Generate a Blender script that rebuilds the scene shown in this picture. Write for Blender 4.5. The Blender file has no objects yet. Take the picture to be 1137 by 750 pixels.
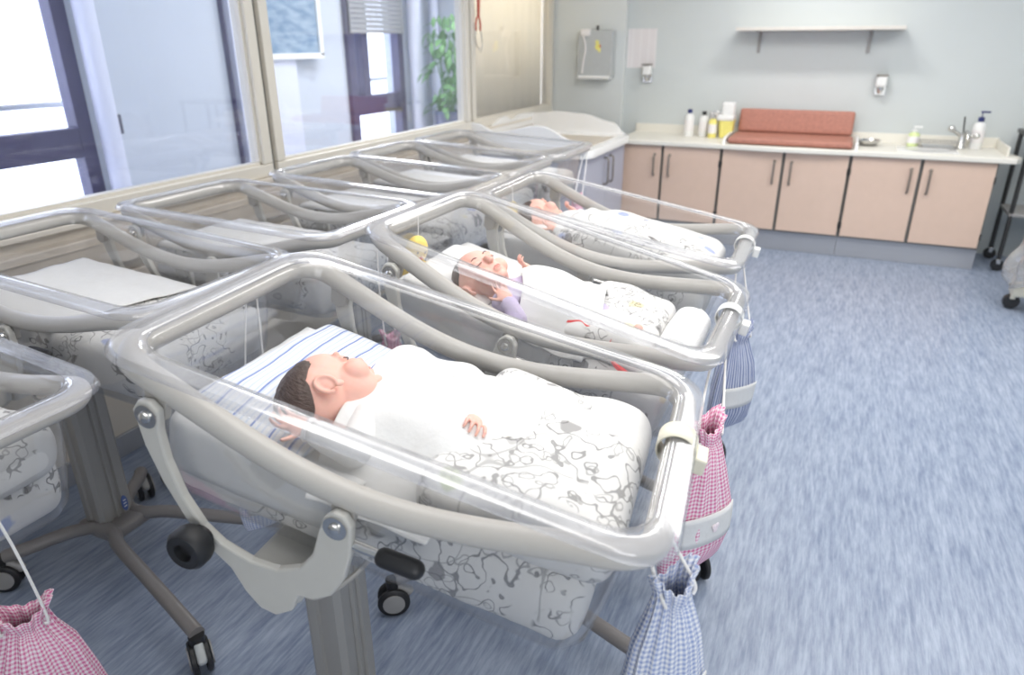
import bpy, bmesh, math, random
from mathutils import Vector, Matrix, Euler, noise
R = math.radians
PI = math.pi
sc = bpy.context.scene
COL = sc.collection
random.seed(4)

# ------------------------------------------------------------------ camera
cam_d = bpy.data.cameras.new('camera')
cam_o = bpy.data.objects.new('camera', cam_d)
COL.objects.link(cam_o)
cam_d.sensor_fit = 'HORIZONTAL'
cam_d.sensor_width = 36.0
cam_d.lens = 780.09 / 1137 * 36.0
cam_d.clip_start = 0.02
cam_d.dof.use_dof = True
cam_d.dof.focus_distance = 1.55
cam_d.dof.aperture_fstop = 3.0
YAW, PITCH, ROLL = R(-24.247), R(-22.787), R(-0.167)
f_ = Vector((math.sin(YAW) * math.cos(PITCH), math.cos(YAW) * math.cos(PITCH), math.sin(PITCH)))
rt_ = Vector((math.cos(YAW), -math.sin(YAW), 0))
up_ = rt_.cross(f_)
rt2 = rt_ * math.cos(ROLL) + up_ * math.sin(ROLL)
up2 = up_ * math.cos(ROLL) - rt_ * math.sin(ROLL)
mw = Matrix.Identity(4)
for i_ in range(3):
    mw[i_][0] = rt2[i_]; mw[i_][1] = up2[i_]; mw[i_][2] = -f_[i_]
mw.translation = Vector((0, -6.271, 1.658))
cam_o.matrix_world = mw
sc.camera = cam_o

# ------------------------------------------------------------------ view
sc.view_settings.view_transform = 'Standard'
sc.view_settings.look = 'None'
sc.view_settings.gamma = 1.0
sc.view_settings.use_curve_mapping = False
sc.view_settings.exposure = 0.70
sc.cycles.transparent_max_bounces = 64
sc.cycles.max_bounces = 10
sc.cycles.diffuse_bounces = 5
sc.cycles.glossy_bounces = 4
sc.cycles.caustics_reflective = False
sc.cycles.caustics_refractive = False

# ------------------------------------------------------------------ world and lamps
wd = bpy.data.worlds.new('overcast_sky')
sc.world = wd
wd.use_nodes = True
bg = wd.node_tree.nodes['Background']
bg.inputs[0].default_value = (0.86, 0.88, 1.0, 1)
bg.inputs[1].default_value = 3.2


def area(name, loc, size, power, color=(1, 0.975, 0.94), rot=(0, 0, 0), spread=180):
    d = bpy.data.lights.new(name, 'AREA')
    d.shape = 'RECTANGLE'
    d.size, d.size_y = size
    d.energy = power
    d.color = color
    d.spread = R(spread)
    o = bpy.data.objects.new(name, d)
    o.location = loc
    o.rotation_euler = rot
    COL.objects.link(o)
    return o


area('ceiling_lamp_light', (-0.2, -4.9, 2.74), (2.4, 1.4), 29)
area('ceiling_lamp_light', (-0.3, -2.2, 2.74), (2.4, 1.4), 34)
area('counter_lamp_light', (-0.3, -0.30, 2.6), (0.6, 0.15), 9)
area('window_daylight', (1.6, -8.15, 1.7), (2.2, 1.5), 30, (0.97, 0.98, 1.0), (R(90), 0, 0))  # added fill behind the camera; no window is built in the front wall
area('ceiling_lamp_light', (1.5, -2.0, 2.74), (1.2, 2.2), 26)  # unseen light added overhead to brighten the floor on the right
area('bay_lamp_light', (-3.95, -0.3, 2.6), (0.4, 1.4), 36, (1, 0.96, 0.88), (0, R(-53), 0))  # added fill, out of view, to brighten the cream blind
area('corridor_lamp_light', (-3.6, -1.2, 2.6), (0.5, 4.0), 22, (0.86, 0.91, 1.0))  # added fill for the corridor behind the glass, no fixture modelled

# ------------------------------------------------------------------ materials
MATS = {}


def nodes_of(name):
    m = bpy.data.materials.new(name)
    m.use_nodes = True
    nt = m.node_tree
    for n in list(nt.nodes):
        nt.nodes.remove(n)
    out = nt.nodes.new('ShaderNodeOutputMaterial')
    return m, nt, out


def N(nt, kind, **kw):
    n = nt.nodes.new('ShaderNode' + kind)
    for k, v in kw.items():
        setattr(n, k, v)
    return n


def math_n(nt, op, a, b=None, c=None, clamp=False):
    n = N(nt, 'Math', operation=op, use_clamp=clamp)
    for i, v in enumerate((a, b, c)):
        if v is None:
            continue
        if isinstance(v, (int, float)):
            n.inputs[i].default_value = v
        else:
            nt.links.new(v, n.inputs[i])
    return n.outputs[0]


def mix_c(nt, fac, a, b):
    n = N(nt, 'Mix', data_type='RGBA')
    for s, v in ((n.inputs[0], fac), (n.inputs[6], a), (n.inputs[7], b)):
        if isinstance(v, (int, float)):
            s.default_value = v
        elif isinstance(v, tuple):
            s.default_value = (*v, 1)
        else:
            nt.links.new(v, s)
    return n.outputs[2]


def principled(name, col, rough=0.5, metal=0.0, var=0.06, scale=30, bump=0.0, spec=0.5, sss=0.0, coat=0.0, stretch=(1, 1, 1)):
    """plain material with a slight procedural mottling"""
    m, nt, out = nodes_of(name)
    b = N(nt, 'BsdfPrincipled')
    nt.links.new(b.outputs[0], out.inputs[0])
    tc = N(nt, 'TexCoord')
    mp = N(nt, 'Mapping')
    mp.inputs['Scale'].default_value = stretch
    nt.links.new(tc.outputs['Object'], mp.inputs[0])
    nz = N(nt, 'TexNoise')
    nz.inputs['Scale'].default_value = scale
    nz.inputs['Detail'].default_value = 3
    nt.links.new(mp.outputs[0], nz.inputs['Vector'])
    lo = tuple(max(0, c * (1 - var)) for c in col)
    hi = tuple(min(1, c * (1 + var)) for c in col)
    nt.links.new(mix_c(nt, nz.outputs[0], lo, hi), b.inputs['Base Color'])
    b.inputs['Roughness'].default_value = rough
    b.inputs['Metallic'].default_value = metal
    b.inputs['Specular IOR Level'].default_value = spec
    if sss:
        b.inputs['Subsurface Weight'].default_value = sss
        b.inputs['Subsurface Radius'].default_value = (0.01, 0.004, 0.002)
    if coat:
        b.inputs['Coat Weight'].default_value = coat
    if bump:
        bp = N(nt, 'Bump')
        bp.inputs['Strength'].default_value = bump
        bp.inputs['Distance'].default_value = 0.004
        nt.links.new(nz.outputs[0], bp.inputs['Height'])
        nt.links.new(bp.outputs[0], b.inputs['Normal'])
    MATS[name] = m
    return m


def clear(name, tint, gloss_lo, gloss_hi, rough, haze=0.0, haze_col=(0.9, 0.9, 0.9)):
    """thin clear sheet: transmits straight through, reflects by angle, a little milky haze"""
    m, nt, out = nodes_of(name)
    tr = N(nt, 'BsdfTransparent')
    tr.inputs[0].default_value = (*tint, 1)
    gl = N(nt, 'BsdfGlossy')
    gl.inputs['Roughness'].default_value = rough
    lw = N(nt, 'LayerWeight')
    lw.inputs[0].default_value = 0.35
    fac = math_n(nt, 'MULTIPLY_ADD', lw.outputs['Facing'], gloss_hi - gloss_lo, gloss_lo, clamp=True)
    mx = N(nt, 'MixShader')
    nt.links.new(fac, mx.inputs[0])
    nt.links.new(tr.outputs[0], mx.inputs[1])
    nt.links.new(gl.outputs[0], mx.inputs[2])
    last = mx.outputs[0]
    if haze:
        df = N(nt, 'BsdfDiffuse')
        df.inputs[0].default_value = (*haze_col, 1)
        tc = N(nt, 'TexCoord')
        nz = N(nt, 'TexNoise')
        nz.inputs['Scale'].default_value = 9
        nt.links.new(tc.outputs['Object'], nz.inputs['Vector'])
        hf = math_n(nt, 'MULTIPLY', nz.outputs[0], 2 * haze)
        m2 = N(nt, 'MixShader')
        nt.links.new(hf, m2.inputs[0])
        nt.links.new(last, m2.inputs[1])
        nt.links.new(df.outputs[0], m2.inputs[2])
        last = m2.outputs[0]
    nt.links.new(last, out.inputs[0])
    MATS[name] = m
    return m


RAIL = principled('rail_plastic', (0.55, 0.525, 0.485), 0.32, var=0.03)
ACRYL = clear('clear_acrylic', (0.985, 0.985, 0.985), 0.02, 0.32, 0.06, 0.022)
ACRYL_LIP = clear('acrylic_lip', (0.965, 0.965, 0.975), 0.06, 0.5, 0.1, 0.10, (0.93, 0.93, 0.95))
BRACKET = principled('bracket_plastic', (0.58, 0.565, 0.52), 0.4, var=0.03)
TAB = principled('grey_tab', (0.42, 0.40, 0.37), 0.4)
STEEL = principled('bright_steel', (0.72, 0.71, 0.69), 0.22, 1.0)
COLUMN = principled('column_aluminium', (0.38, 0.365, 0.34), 0.38, 0.35, var=0.05, scale=12, stretch=(1, 1, 0.05))
BASE = principled('base_steel_paint', (0.22, 0.205, 0.20), 0.38, var=0.05)
RUBBER = principled('black_rubber', (0.018, 0.018, 0.02), 0.45)
GREYP = principled('grey_plastic', (0.36, 0.35, 0.34), 0.45)
BADGE = principled('blue_badge', (0.10, 0.15, 0.36), 0.3)
WHITEP = principled('white_plastic', (0.82, 0.82, 0.80), 0.4)
COTTON = principled('white_cotton', (0.73, 0.725, 0.715), 0.9, var=0.03, scale=60, bump=0.25, spec=0.2)
TOWEL = principled('terry_towel', (0.88, 0.88, 0.875), 0.95, var=0.04, scale=260, bump=0.8, spec=0.1)
CORD = principled('white_cord', (0.83, 0.81, 0.79), 0.8, var=0.12, scale=300)
SKIN = principled('baby_skin', (0.80, 0.46, 0.38), 0.5, var=0.10, scale=22, sss=0.25)
LIPS = principled('baby_lips', (0.72, 0.33, 0.28), 0.42)
HAIR = principled('baby_hair', (0.075, 0.05, 0.042), 0.6, var=0.5, scale=90, bump=0.6, stretch=(1, 1, 5))
LASH = principled('lash', (0.12, 0.07, 0.06), 0.7)
LILAC = principled('lilac_jersey', (0.56, 0.49, 0.66), 0.9, var=0.05, scale=120, bump=0.3, spec=0.2)
YELLOW = principled('yellow_plush', (0.90, 0.68, 0.22), 0.95, var=0.08, scale=90, bump=0.5, spec=0.1)
REDCORD = principled('red_ribbon', (0.72, 0.06, 0.06), 0.6)
CREAM = principled('cream_plastic', (0.80, 0.76, 0.62), 0.45)
SILLC = principled('cream_lacquer', (0.69, 0.635, 0.555), 0.35, var=0.04, scale=8, stretch=(1, 0.15, 1))
FRAMEC = principled('window_frame_cream', (0.72, 0.68, 0.60), 0.35, var=0.03)
JOINT = principled('joint_grey', (0.20, 0.19, 0.17), 0.6)
TRUNK = principled('trunking_beige', (0.56, 0.50, 0.43), 0.4, var=0.10, scale=6, stretch=(1, 0.2, 1))
PLINTH = principled('brushed_plinth', (0.42, 0.43, 0.46), 0.35, 0.4, var=0.05, scale=40, stretch=(0.05, 1, 1))
DOORP = principled('salmon_laminate', (0.72, 0.535, 0.425), 0.5, var=0.04, scale=14)
CARC = principled('carcass_grey', (0.17, 0.17, 0.16), 0.5)
HANDLE = principled('pewter_handle', (0.30, 0.27, 0.24), 0.3, 0.8)
WORKTOP = principled('cream_worktop', (0.80, 0.775, 0.70), 0.4, var=0.03)
MAT_T = principled('terracotta_vinyl', (0.43, 0.185, 0.135), 0.55, var=0.28, scale=36, bump=0.2)
GREYCAB = principled('lilac_grey_laminate', (0.47, 0.48, 0.56), 0.45, var=0.03)
BATHW = principled('bath_gelcoat', (0.86, 0.855, 0.84), 0.25, var=0.02, coat=0.3)
BATHP = principled('bath_pad', (0.60, 0.54, 0.46), 0.6)
SHELFM = principled('shelf_melamine', (0.66, 0.63, 0.58), 0.5)
DARKMET = principled('dark_metal', (0.06, 0.06, 0.06), 0.4, 0.5)
SWITCH = principled('switch_grey', (0.10, 0.10, 0.14), 0.5)
BLUEF = principled('blue_window_frame', (0.06, 0.055, 0.12), 0.45, var=0.25, scale=10)
CORRW = principled('corridor_paint', (0.58, 0.62, 0.69), 0.7, var=0.03, scale=3)
CORRP = principled('corridor_white_paint', (0.72, 0.74, 0.86), 0.6, var=0.03)
SHUTTER = principled('shutter_grey', (0.30, 0.30, 0.31), 0.6)
WALLM = principled('pale_grey_green_paint', (0.60, 0.635, 0.63), 0.75, var=0.03, scale=2.5)
WALLL = principled('pale_paint', (0.69, 0.72, 0.715), 0.75, var=0.02, scale=2.5)
CEILM = principled('ceiling_paint', (0.82, 0.82, 0.80), 0.85, var=0.02)
BLIND = principled('cream_blind', (0.86, 0.79, 0.66), 0.8, var=0.05, scale=40, stretch=(1, 1, 0.02))
LEAF = principled('leaf_green', (0.12, 0.27, 0.11), 0.5, var=0.4, scale=25)
POT = principled('pot_blue', (0.07, 0.09, 0.18), 0.4)
PAPER = principled('paper_white', (0.83, 0.80, 0.79), 0.8, var=0.02)
YELP = principled('yellow_plastic', (0.84, 0.76, 0.22), 0.4)


def translucent(m, amount):
    nt = m.node_tree
    out = [n for n in nt.nodes if n.type == 'OUTPUT_MATERIAL'][0]
    pb = [n for n in nt.nodes if n.type == 'BSDF_PRINCIPLED'][0]
    tl = N(nt, 'BsdfTranslucent')
    nt.links.new(pb.inputs['Base Color'].links[0].from_socket, tl.inputs[0])
    mx = N(nt, 'MixShader')
    mx.inputs[0].default_value = amount
    nt.links.new(pb.outputs[0], mx.inputs[1])
    nt.links.new(tl.outputs[0], mx.inputs[2])
    nt.links.new(mx.outputs[0], out.inputs[0])


translucent(BLIND, 0.6)
GLASSY = principled('pale_green_soap', (0.66, 0.76, 0.36), 0.2, coat=0.5)
NAVY = principled('navy_cap', (0.02, 0.03, 0.14), 0.4)
ORANGE = principled('red_tubing', (0.52, 0.10, 0.07), 0.4)
DISPG = principled('dispenser_grey', (0.47, 0.49, 0.49), 0.35)
PLASTICBAG = clear('crumpled_film', (0.88, 0.88, 0.88), 0.12, 0.7, 0.18, 0.28, (0.7, 0.7, 0.7))
GLASS = clear('window_glass', (0.94, 0.96, 0.99), 0.02, 0.30, 0.02, 0.0)


def floor_mat():
    m, nt, out = nodes_of('blue_streaked_vinyl')
    b = N(nt, 'BsdfPrincipled')
    nt.links.new(b.outputs[0], out.inputs[0])
    tc = N(nt, 'TexCoord')

    def streak(sx, sy, det):
        mp = N(nt, 'Mapping')
        mp.inputs['Scale'].default_value = (sx, sy, 1)
        nt.links.new(tc.outputs['Object'], mp.inputs[0])
        nz = N(nt, 'TexNoise')
        nz.inputs['Scale'].default_value = 1
        nz.inputs['Detail'].default_value = det
        nz.inputs['Roughness'].default_value = 0.65
        nt.links.new(mp.outputs[0], nz.inputs['Vector'])
        return nz.outputs[0]
    a = streak(75, 8, 4)
    c = streak(22, 3.2, 3)
    d = streak(1.2, 1.2, 2)
    s = math_n(nt, 'ADD', math_n(nt, 'MULTIPLY', a, 0.65), math_n(nt, 'MULTIPLY', c, 0.35))
    s = math_n(nt, 'MULTIPLY_ADD', math_n(nt, 'SUBTRACT', s, 0.5), 3.3, 0.5, clamp=True)
    s = math_n(nt, 'ADD', s, math_n(nt, 'MULTIPLY', math_n(nt, 'SUBTRACT', d, 0.5), 0.25), clamp=True)
    nt.links.new(mix_c(nt, s, (0.165, 0.212, 0.315), (0.385, 0.44, 0.545)), b.inputs['Base Color'])
    b.inputs['Roughness'].default_value = 0.34
    b.inputs['Specular IOR Level'].default_value = 0.45
    return m


FLOOR = floor_mat()


def print_mat(name, blue=0.4, seed=0.0, density=0.0, strength=0.8, blue_only=False):
    """white cotton printed with grey ink doodles, leaves and a few coloured spots"""
    m, nt, out = nodes_of(name)
    b = N(nt, 'BsdfPrincipled')
    b.inputs['Roughness'].default_value = 0.9
    b.inputs['Specular IOR Level'].default_value = 0.2
    nt.links.new(b.outputs[0], out.inputs[0])
    tc = N(nt, 'TexCoord')
    oi = N(nt, 'ObjectInfo')
    add = N(nt, 'VectorMath', operation='ADD')
    nt.links.new(tc.outputs['Object'], add.inputs[0])
    rv = N(nt, 'CombineXYZ')
    nt.links.new(math_n(nt, 'MULTIPLY_ADD', oi.outputs['Random'], 9.0, seed), rv.inputs[0])
    nt.links.new(math_n(nt, 'MULTIPLY', oi.outputs['Random'], 5.0), rv.inputs[1])
    nt.links.new(rv.outputs[0], add.inputs[1])
    base = add.outputs[0]
    wn = N(nt, 'TexNoise')
    wn.inputs['Scale'].default_value = 22
    wn.inputs['Detail'].default_value = 2
    nt.links.new(base, wn.inputs['Vector'])
    wv = N(nt, 'VectorMath', operation='SCALE')
    wv.inputs['Scale'].default_value = 0.045
    nt.links.new(wn.outputs['Color'], wv.inputs[0])
    wa = N(nt, 'VectorMath', operation='ADD')
    nt.links.new(base, wa.inputs[0])
    nt.links.new(wv.outputs[0], wa.inputs[1])
    warped = wa.outputs[0]

    def vor(scale, vec, feature='F1'):
        v = N(nt, 'TexVoronoi', feature=feature)
        v.inputs['Scale'].default_value = scale
        nt.links.new(vec, v.inputs['Vector'])
        return v

    def nz(scale, off):
        mp = N(nt, 'Mapping')
        mp.inputs['Location'].default_value = (off, off * 0.7, 0)
        nt.links.new(base, mp.inputs[0])
        n = N(nt, 'TexNoise')
        n.inputs['Scale'].default_value = scale
        n.inputs['Detail'].default_value = 1
        nt.links.new(mp.outputs[0], n.inputs['Vector'])
        return n.outputs[0]

    def step(v, lo, hi):
        return math_n(nt, 'DIVIDE', math_n(nt, 'SUBTRACT', v, lo), hi - lo, clamp=True)
    mask = step(nz(6.5, 3.1), 0.50 - density, 0.525 - density)
    def contour(scale, off, levels, w, det=1.5):
        mp = N(nt, 'Mapping')
        mp.inputs['Location'].default_value = (off, -off, off * 0.3)
        nt.links.new(base, mp.inputs[0])
        n = N(nt, 'TexNoise')
        n.inputs['Scale'].default_value = scale
        n.inputs['Detail'].default_value = det
        nt.links.new(mp.outputs[0], n.inputs['Vector'])
        fr = math_n(nt, 'FRACT', math_n(nt, 'MULTIPLY', n.outputs[0], levels))
        return math_n(nt, 'SUBTRACT', 1.0, step(math_n(nt, 'ABSOLUTE', math_n(nt, 'SUBTRACT', fr, 0.5)), w * 0.5, w))
    lines = contour(23, 2.7, 5.0, 0.10)
    ring = vor(27, warped).outputs['Distance']
    rings = math_n(nt, 'SUBTRACT', 1.0, step(math_n(nt, 'ABSOLUTE', math_n(nt, 'SUBTRACT', ring, 0.30)), 0.02, 0.055))
    ink = math_n(nt, 'MULTIPLY', math_n(nt, 'MAXIMUM', lines, math_n(nt, 'MULTIPLY', rings, 0.7)), mask)
    stem = math_n(nt, 'MULTIPLY', contour(5.5, 7.1, 3.0, 0.016, 0.5), step(nz(5, 9.3), 0.47, 0.5))
    ink = math_n(nt, 'MAXIMUM', ink, math_n(nt, 'MULTIPLY', stem, 0.6))
    # filled dark ovals
    vb = vor(15, warped)
    blob = math_n(nt, 'SUBTRACT', 1.0, step(vb.outputs['Distance'], 0.26, 0.31))
    sep = N(nt, 'SeparateColor')
    nt.links.new(vb.outputs['Color'], sep.inputs[0])
    blob = math_n(nt, 'MULTIPLY', math_n(nt, 'MULTIPLY', blob, mask), step(sep.outputs[0], 0.55, 0.57))
    # coloured spots
    vc = vor(8.5, warped)
    spot = math_n(nt, 'SUBTRACT', 1.0, step(vc.outputs['Distance'], 0.15, 0.21))
    sep2 = N(nt, 'SeparateColor')
    nt.links.new(vc.outputs['Color'], sep2.inputs[0])
    spot = math_n(nt, 'MULTIPLY', spot, step(sep2.outputs[1], 1 - blue - 0.02, 1 - blue))
    cr = N(nt, 'ValToRGB')
    cr.color_ramp.interpolation = 'CONSTANT'
    e = cr.color_ramp.elements
    e[0].position = 0; e[0].color = (0.30, 0.36, 0.62, 1)
    e[1].position = 0.93 if blue_only else 0.45; e[1].color = (0.42, 0.50, 0.24, 1)
    x = e.new(0.97 if blue_only else 0.72); x.color = (0.70, 0.62, 0.36, 1)
    nt.links.new(sep2.outputs[2], cr.inputs[0])
    col = mix_c(nt, math_n(nt, 'MULTIPLY', spot, 0.8), (0.70, 0.69, 0.675), cr.outputs[0])
    col = mix_c(nt, math_n(nt, 'MULTIPLY', blob, strength), col, (0.16, 0.15, 0.15))
    col = mix_c(nt, math_n(nt, 'MULTIPLY', ink, strength), col, (0.11, 0.105, 0.105))
    nt.links.new(col, b.inputs['Base Color'])
    bn = N(nt, 'TexNoise')
    bn.inputs['Scale'].default_value = 16
    nt.links.new(base, bn.inputs['Vector'])
    bp = N(nt, 'Bump')
    bp.inputs['Strength'].default_value = 0.35
    bp.inputs['Distance'].default_value = 0.01
    nt.links.new(bn.outputs[0], bp.inputs['Height'])
    nt.links.new(bp.outputs[0], b.inputs['Normal'])
    return m


PRINT = print_mat('doodle_print_cotton', 0.22)
PRINT2 = print_mat('doodle_print_duvet', 0.42, 2.3, -0.035, 0.6)


def check_mat(name, dark, light, period, stripes=False):
    """woven gingham from the UV map (metres)"""
    m, nt, out = nodes_of(name)
    b = N(nt, 'BsdfPrincipled')
    b.inputs['Roughness'].default_value = 0.9
    b.inputs['Specular IOR Level'].default_value = 0.2
    nt.links.new(b.outputs[0], out.inputs[0])
    uv = N(nt, 'UVMap')
    sp = N(nt, 'SeparateXYZ')
    nt.links.new(uv.outputs[0], sp.inputs[0])

    def band(s):
        fr = math_n(nt, 'FRACT', math_n(nt, 'DIVIDE', s, period))
        return math_n(nt, 'GREATER_THAN', fr, 0.5)
    u = band(sp.outputs[0])
    v = band(sp.outputs[1])
    f = u if stripes else math_n(nt, 'MULTIPLY', math_n(nt, 'ADD', u, v), 0.5)
    nt.links.new(mix_c(nt, f, light, dark), b.inputs['Base Color'])
    return m


PINKG = check_mat('pink_gingham', (0.66, 0.17, 0.35), (0.86, 0.76, 0.80), 0.0085)
BLUEG = check_mat('blue_gingham', (0.30, 0.37, 0.60), (0.80, 0.81, 0.84), 0.0085)
BLUES = check_mat('blue_ticking', (0.19, 0.23, 0.40), (0.55, 0.58, 0.68), 0.009, True)
BLUEC = check_mat('pale_blue_ticking', (0.56, 0.60, 0.74), (0.85, 0.85, 0.87), 0.008, True)


def stripe_mat():
    m, nt, out = nodes_of('blue_striped_cotton')
    b = N(nt, 'BsdfPrincipled')
    b.inputs['Roughness'].default_value = 0.9
    b.inputs['Specular IOR Level'].default_value = 0.2
    nt.links.new(b.outputs[0], out.inputs[0])
    tc = N(nt, 'TexCoord')
    nz = N(nt, 'TexNoise')
    nz.inputs['Scale'].default_value = 7
    nt.links.new(tc.outputs['Object'], nz.inputs['Vector'])
    sp = N(nt, 'SeparateXYZ')
    nt.links.new(tc.outputs['Object'], sp.inputs[0])
    c = math_n(nt, 'MULTIPLY_ADD', nz.outputs[0], 0.02, sp.outputs[0])
    c = math_n(nt, 'MULTIPLY_ADD', sp.outputs[1], 0.12, c)
    f1 = math_n(nt, 'FRACT', math_n(nt, 'DIVIDE', c, 0.042))
    big = math_n(nt, 'LESS_THAN', f1, 0.10)
    f2 = math_n(nt, 'FRACT', math_n(nt, 'DIVIDE', c, 0.0125))
    fine = math_n(nt, 'LESS_THAN', f2, 0.3)
    col = mix_c(nt, math_n(nt, 'MULTIPLY', fine, 0.5), (0.72, 0.735, 0.76), (0.42, 0.52, 0.72))
    col = mix_c(nt, math_n(nt, 'MULTIPLY', big, 0.9), col, (0.16, 0.23, 0.52))
    nt.links.new(col, b.inputs['Base Color'])
    return m


STRIPE = stripe_mat()


def picture_mat():
    m, nt, out = nodes_of('blue_wave_print')
    b = N(nt, 'BsdfPrincipled')
    b.inputs['Roughness'].default_value = 0.6
    nt.links.new(b.outputs[0], out.inputs[0])
    tc = N(nt, 'TexCoord')
    mp = N(nt, 'Mapping')
    mp.inputs['Scale'].default_value = (1, 3, 9)
    nt.links.new(tc.outputs['Object'], mp.inputs[0])
    nz = N(nt, 'TexNoise')
    nz.inputs['Scale'].default_value = 2.2
    nz.inputs['Detail'].default_value = 4
    nt.links.new(mp.outputs[0], nz.inputs['Vector'])
    nt.links.new(mix_c(nt, math_n(nt, 'MULTIPLY_ADD', math_n(nt, 'SUBTRACT', nz.outputs[0], 0.5), 3, 0.5, clamp=True), (0.14, 0.24, 0.36), (0.34, 0.43, 0.53)), b.inputs['Base Color'])
    return m


def notice_mat():
    m, nt, out = nodes_of('printed_notice')
    b = N(nt, 'BsdfPrincipled')
    b.inputs['Roughness'].default_value = 0.8
    nt.links.new(b.outputs[0], out.inputs[0])
    tc = N(nt, 'TexCoord')
    sp = N(nt, 'SeparateXYZ')
    nt.links.new(tc.outputs['Object'], sp.inputs[0])
    rows = math_n(nt, 'LESS_THAN', math_n(nt, 'FRACT', math_n(nt, 'DIVIDE', sp.outputs[2], 0.022)), 0.45)
    cols = math_n(nt, 'LESS_THAN', math_n(nt, 'FRACT', math_n(nt, 'DIVIDE', sp.outputs[0], 0.075)), 0.72)
    ins = math_n(nt, 'LESS_THAN', math_n(nt, 'ABSOLUTE', sp.outputs[0]), 0.115)
    f = math_n(nt, 'MULTIPLY', math_n(nt, 'MULTIPLY', rows, cols), math_n(nt, 'MULTIPLY', ins, 0.20))
    nt.links.new(mix_c(nt, f, (0.80, 0.77, 0.77), (0.45, 0.35, 0.38)), b.inputs['Base Color'])
    return m


# ------------------------------------------------------------------ mesh helpers
class MB:
    def __init__(self):
        self.bm = bmesh.new()

    def loft(self, rings, closed=True, cap0=True, cap1=True, loop=False, uv=None):
        bm = self.bm
        vs = [[bm.verts.new(p) for p in r] for r in rings]
        n = len(rings[0])
        seq = list(range(len(rings) - 1)) + ([len(rings) - 1] if loop else [])
        for i in seq:
            a, b = vs[i], vs[(i + 1) % len(vs)]
            for j in range(n if closed else n - 1):
                k = (j + 1) % n
                try:
                    f = bm.faces.new((a[j], a[k], b[k], b[j]))
                except ValueError:
                    continue
                if uv:
                    lay = bm.loops.layers.uv.verify()
                    f.loops[0][lay].uv = uv(i, j)
                    f.loops[1][lay].uv = uv(i, j + 1)
                    f.loops[2][lay].uv = uv(i + 1, j + 1)
                    f.loops[3][lay].uv = uv(i + 1, j)
        if not loop:
            if cap0 and closed:
                bm.faces.new(list(reversed(vs[0])))
            if cap1 and closed:
                bm.faces.new(vs[-1])
        return self

    def tube(self, pts, r, segs=12, loop=False, radii=None):
        pts = [Vector(p) for p in pts]
        n = len(pts)
        rings = []
        prev = None
        for i, p in enumerate(pts):
            if loop:
                t = (pts[(i + 1) % n] - pts[i - 1]).normalized()
            else:
                t = (pts[min(i + 1, n - 1)] - pts[max(i - 1, 0)]).normalized()
            if prev is None:
                ref = Vector((0, 0, 1)) if abs(t.z) < 0.9 else Vector((1, 0, 0))
                a = t.cross(ref).normalized()
            else:
                a = (prev - t * prev.dot(t)).normalized()
            prev = a
            b = t.cross(a)
            rr = radii[i] if radii else r
            rings.append([p + (a * math.cos(2 * PI * k / segs) + b * math.sin(2 * PI * k / segs)) * rr for k in range(segs)])
        return self.loft(rings, loop=loop)

    def lathe(self, prof, segs=24, mat=None):
        mat = mat or Matrix.Identity(4)
        rings = []
        for r, z in prof:
            rings.append([mat @ Vector((max(r, 1e-5) * math.cos(2 * PI * k / segs), max(r, 1e-5) * math.sin(2 * PI * k / segs), z)) for k in range(segs)])
        return self.loft(rings)

    def box(self, c, s, mat=None, bevel=0.0, seg=2):
        mat = mat or Matrix.Identity(4)
        r = bmesh.ops.create_cube(self.bm, size=1.0)
        vs = r['verts']
        for v in vs:
            v.co = Vector((v.co.x * s[0], v.co.y * s[1], v.co.z * s[2])) + Vector(c)
        if bevel:
            es = list({e for v in vs for e in v.link_edges})
            rb = bmesh.ops.bevel(self.bm, geom=es, offset=bevel, segments=seg, profile=0.5, affect='EDGES')
            vs = list({v for f in rb['faces'] for v in f.verts} | {v for v in vs if v.is_valid})
        if mat:
            for v in vs:
                if v.is_valid:
                    v.co = mat @ v.co
        return self

    def rbox(self, c, s, r, n=(16, 12, 6), fn=None):
        """rounded box with a quad grid; fn(p, q) displaces, q = position in -1..1"""
        bm = self.bm
        cache = {}
        hx, hy, hz = s[0] / 2, s[1] / 2, s[2] / 2

        def dist(i, k, h):
            # denser near the ends so that the rounding is sampled
            t = -1 + 2 * i / k
            return h * math.sin(t * PI / 2) * 0.55 + h * t * 0.45

        def vert(i, j, k):
            key = (i, j, k)
            if key in cache:
                return cache[key]
            p = Vector((dist(i, n[0], hx), dist(j, n[1], hy), dist(k, n[2], hz)))
            q = Vector((max(-hx + r, min(hx - r, p.x)), max(-hy + r, min(hy - r, p.y)), max(-hz + r, min(hz - r, p.z))))
            d = p - q
            o = q + d.normalized() * r if d.length > 1e-9 else p
            if fn:
                o = fn(o, Vector((o.x / hx, o.y / hy, o.z / hz)))
            cache[key] = bm.verts.new(o + Vector(c))
            return cache[key]

        def quad(a, b, c_, d):
            try:
                bm.faces.new((vert(*a), vert(*b), vert(*c_), vert(*d)))
            except ValueError:
                pass
        for i in range(n[0]):
            for j in range(n[1]):
                quad((i, j, 0), (i, j + 1, 0), (i + 1, j + 1, 0), (i + 1, j, 0))
                quad((i, j, n[2]), (i + 1, j, n[2]), (i + 1, j + 1, n[2]), (i, j + 1, n[2]))
        for i in range(n[0]):
            for k in range(n[2]):
                quad((i, 0, k), (i + 1, 0, k), (i + 1, 0, k + 1), (i, 0, k + 1))
                quad((i, n[1], k), (i, n[1], k + 1), (i + 1, n[1], k + 1), (i + 1, n[1], k))
        for j in range(n[1]):
            for k in range(n[2]):
                quad((0, j, k), (0, j, k + 1), (0, j + 1, k + 1), (0, j + 1, k))
                quad((n[0], j, k), (n[0], j + 1, k), (n[0], j + 1, k + 1), (n[0], j, k + 1))
        return self

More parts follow.
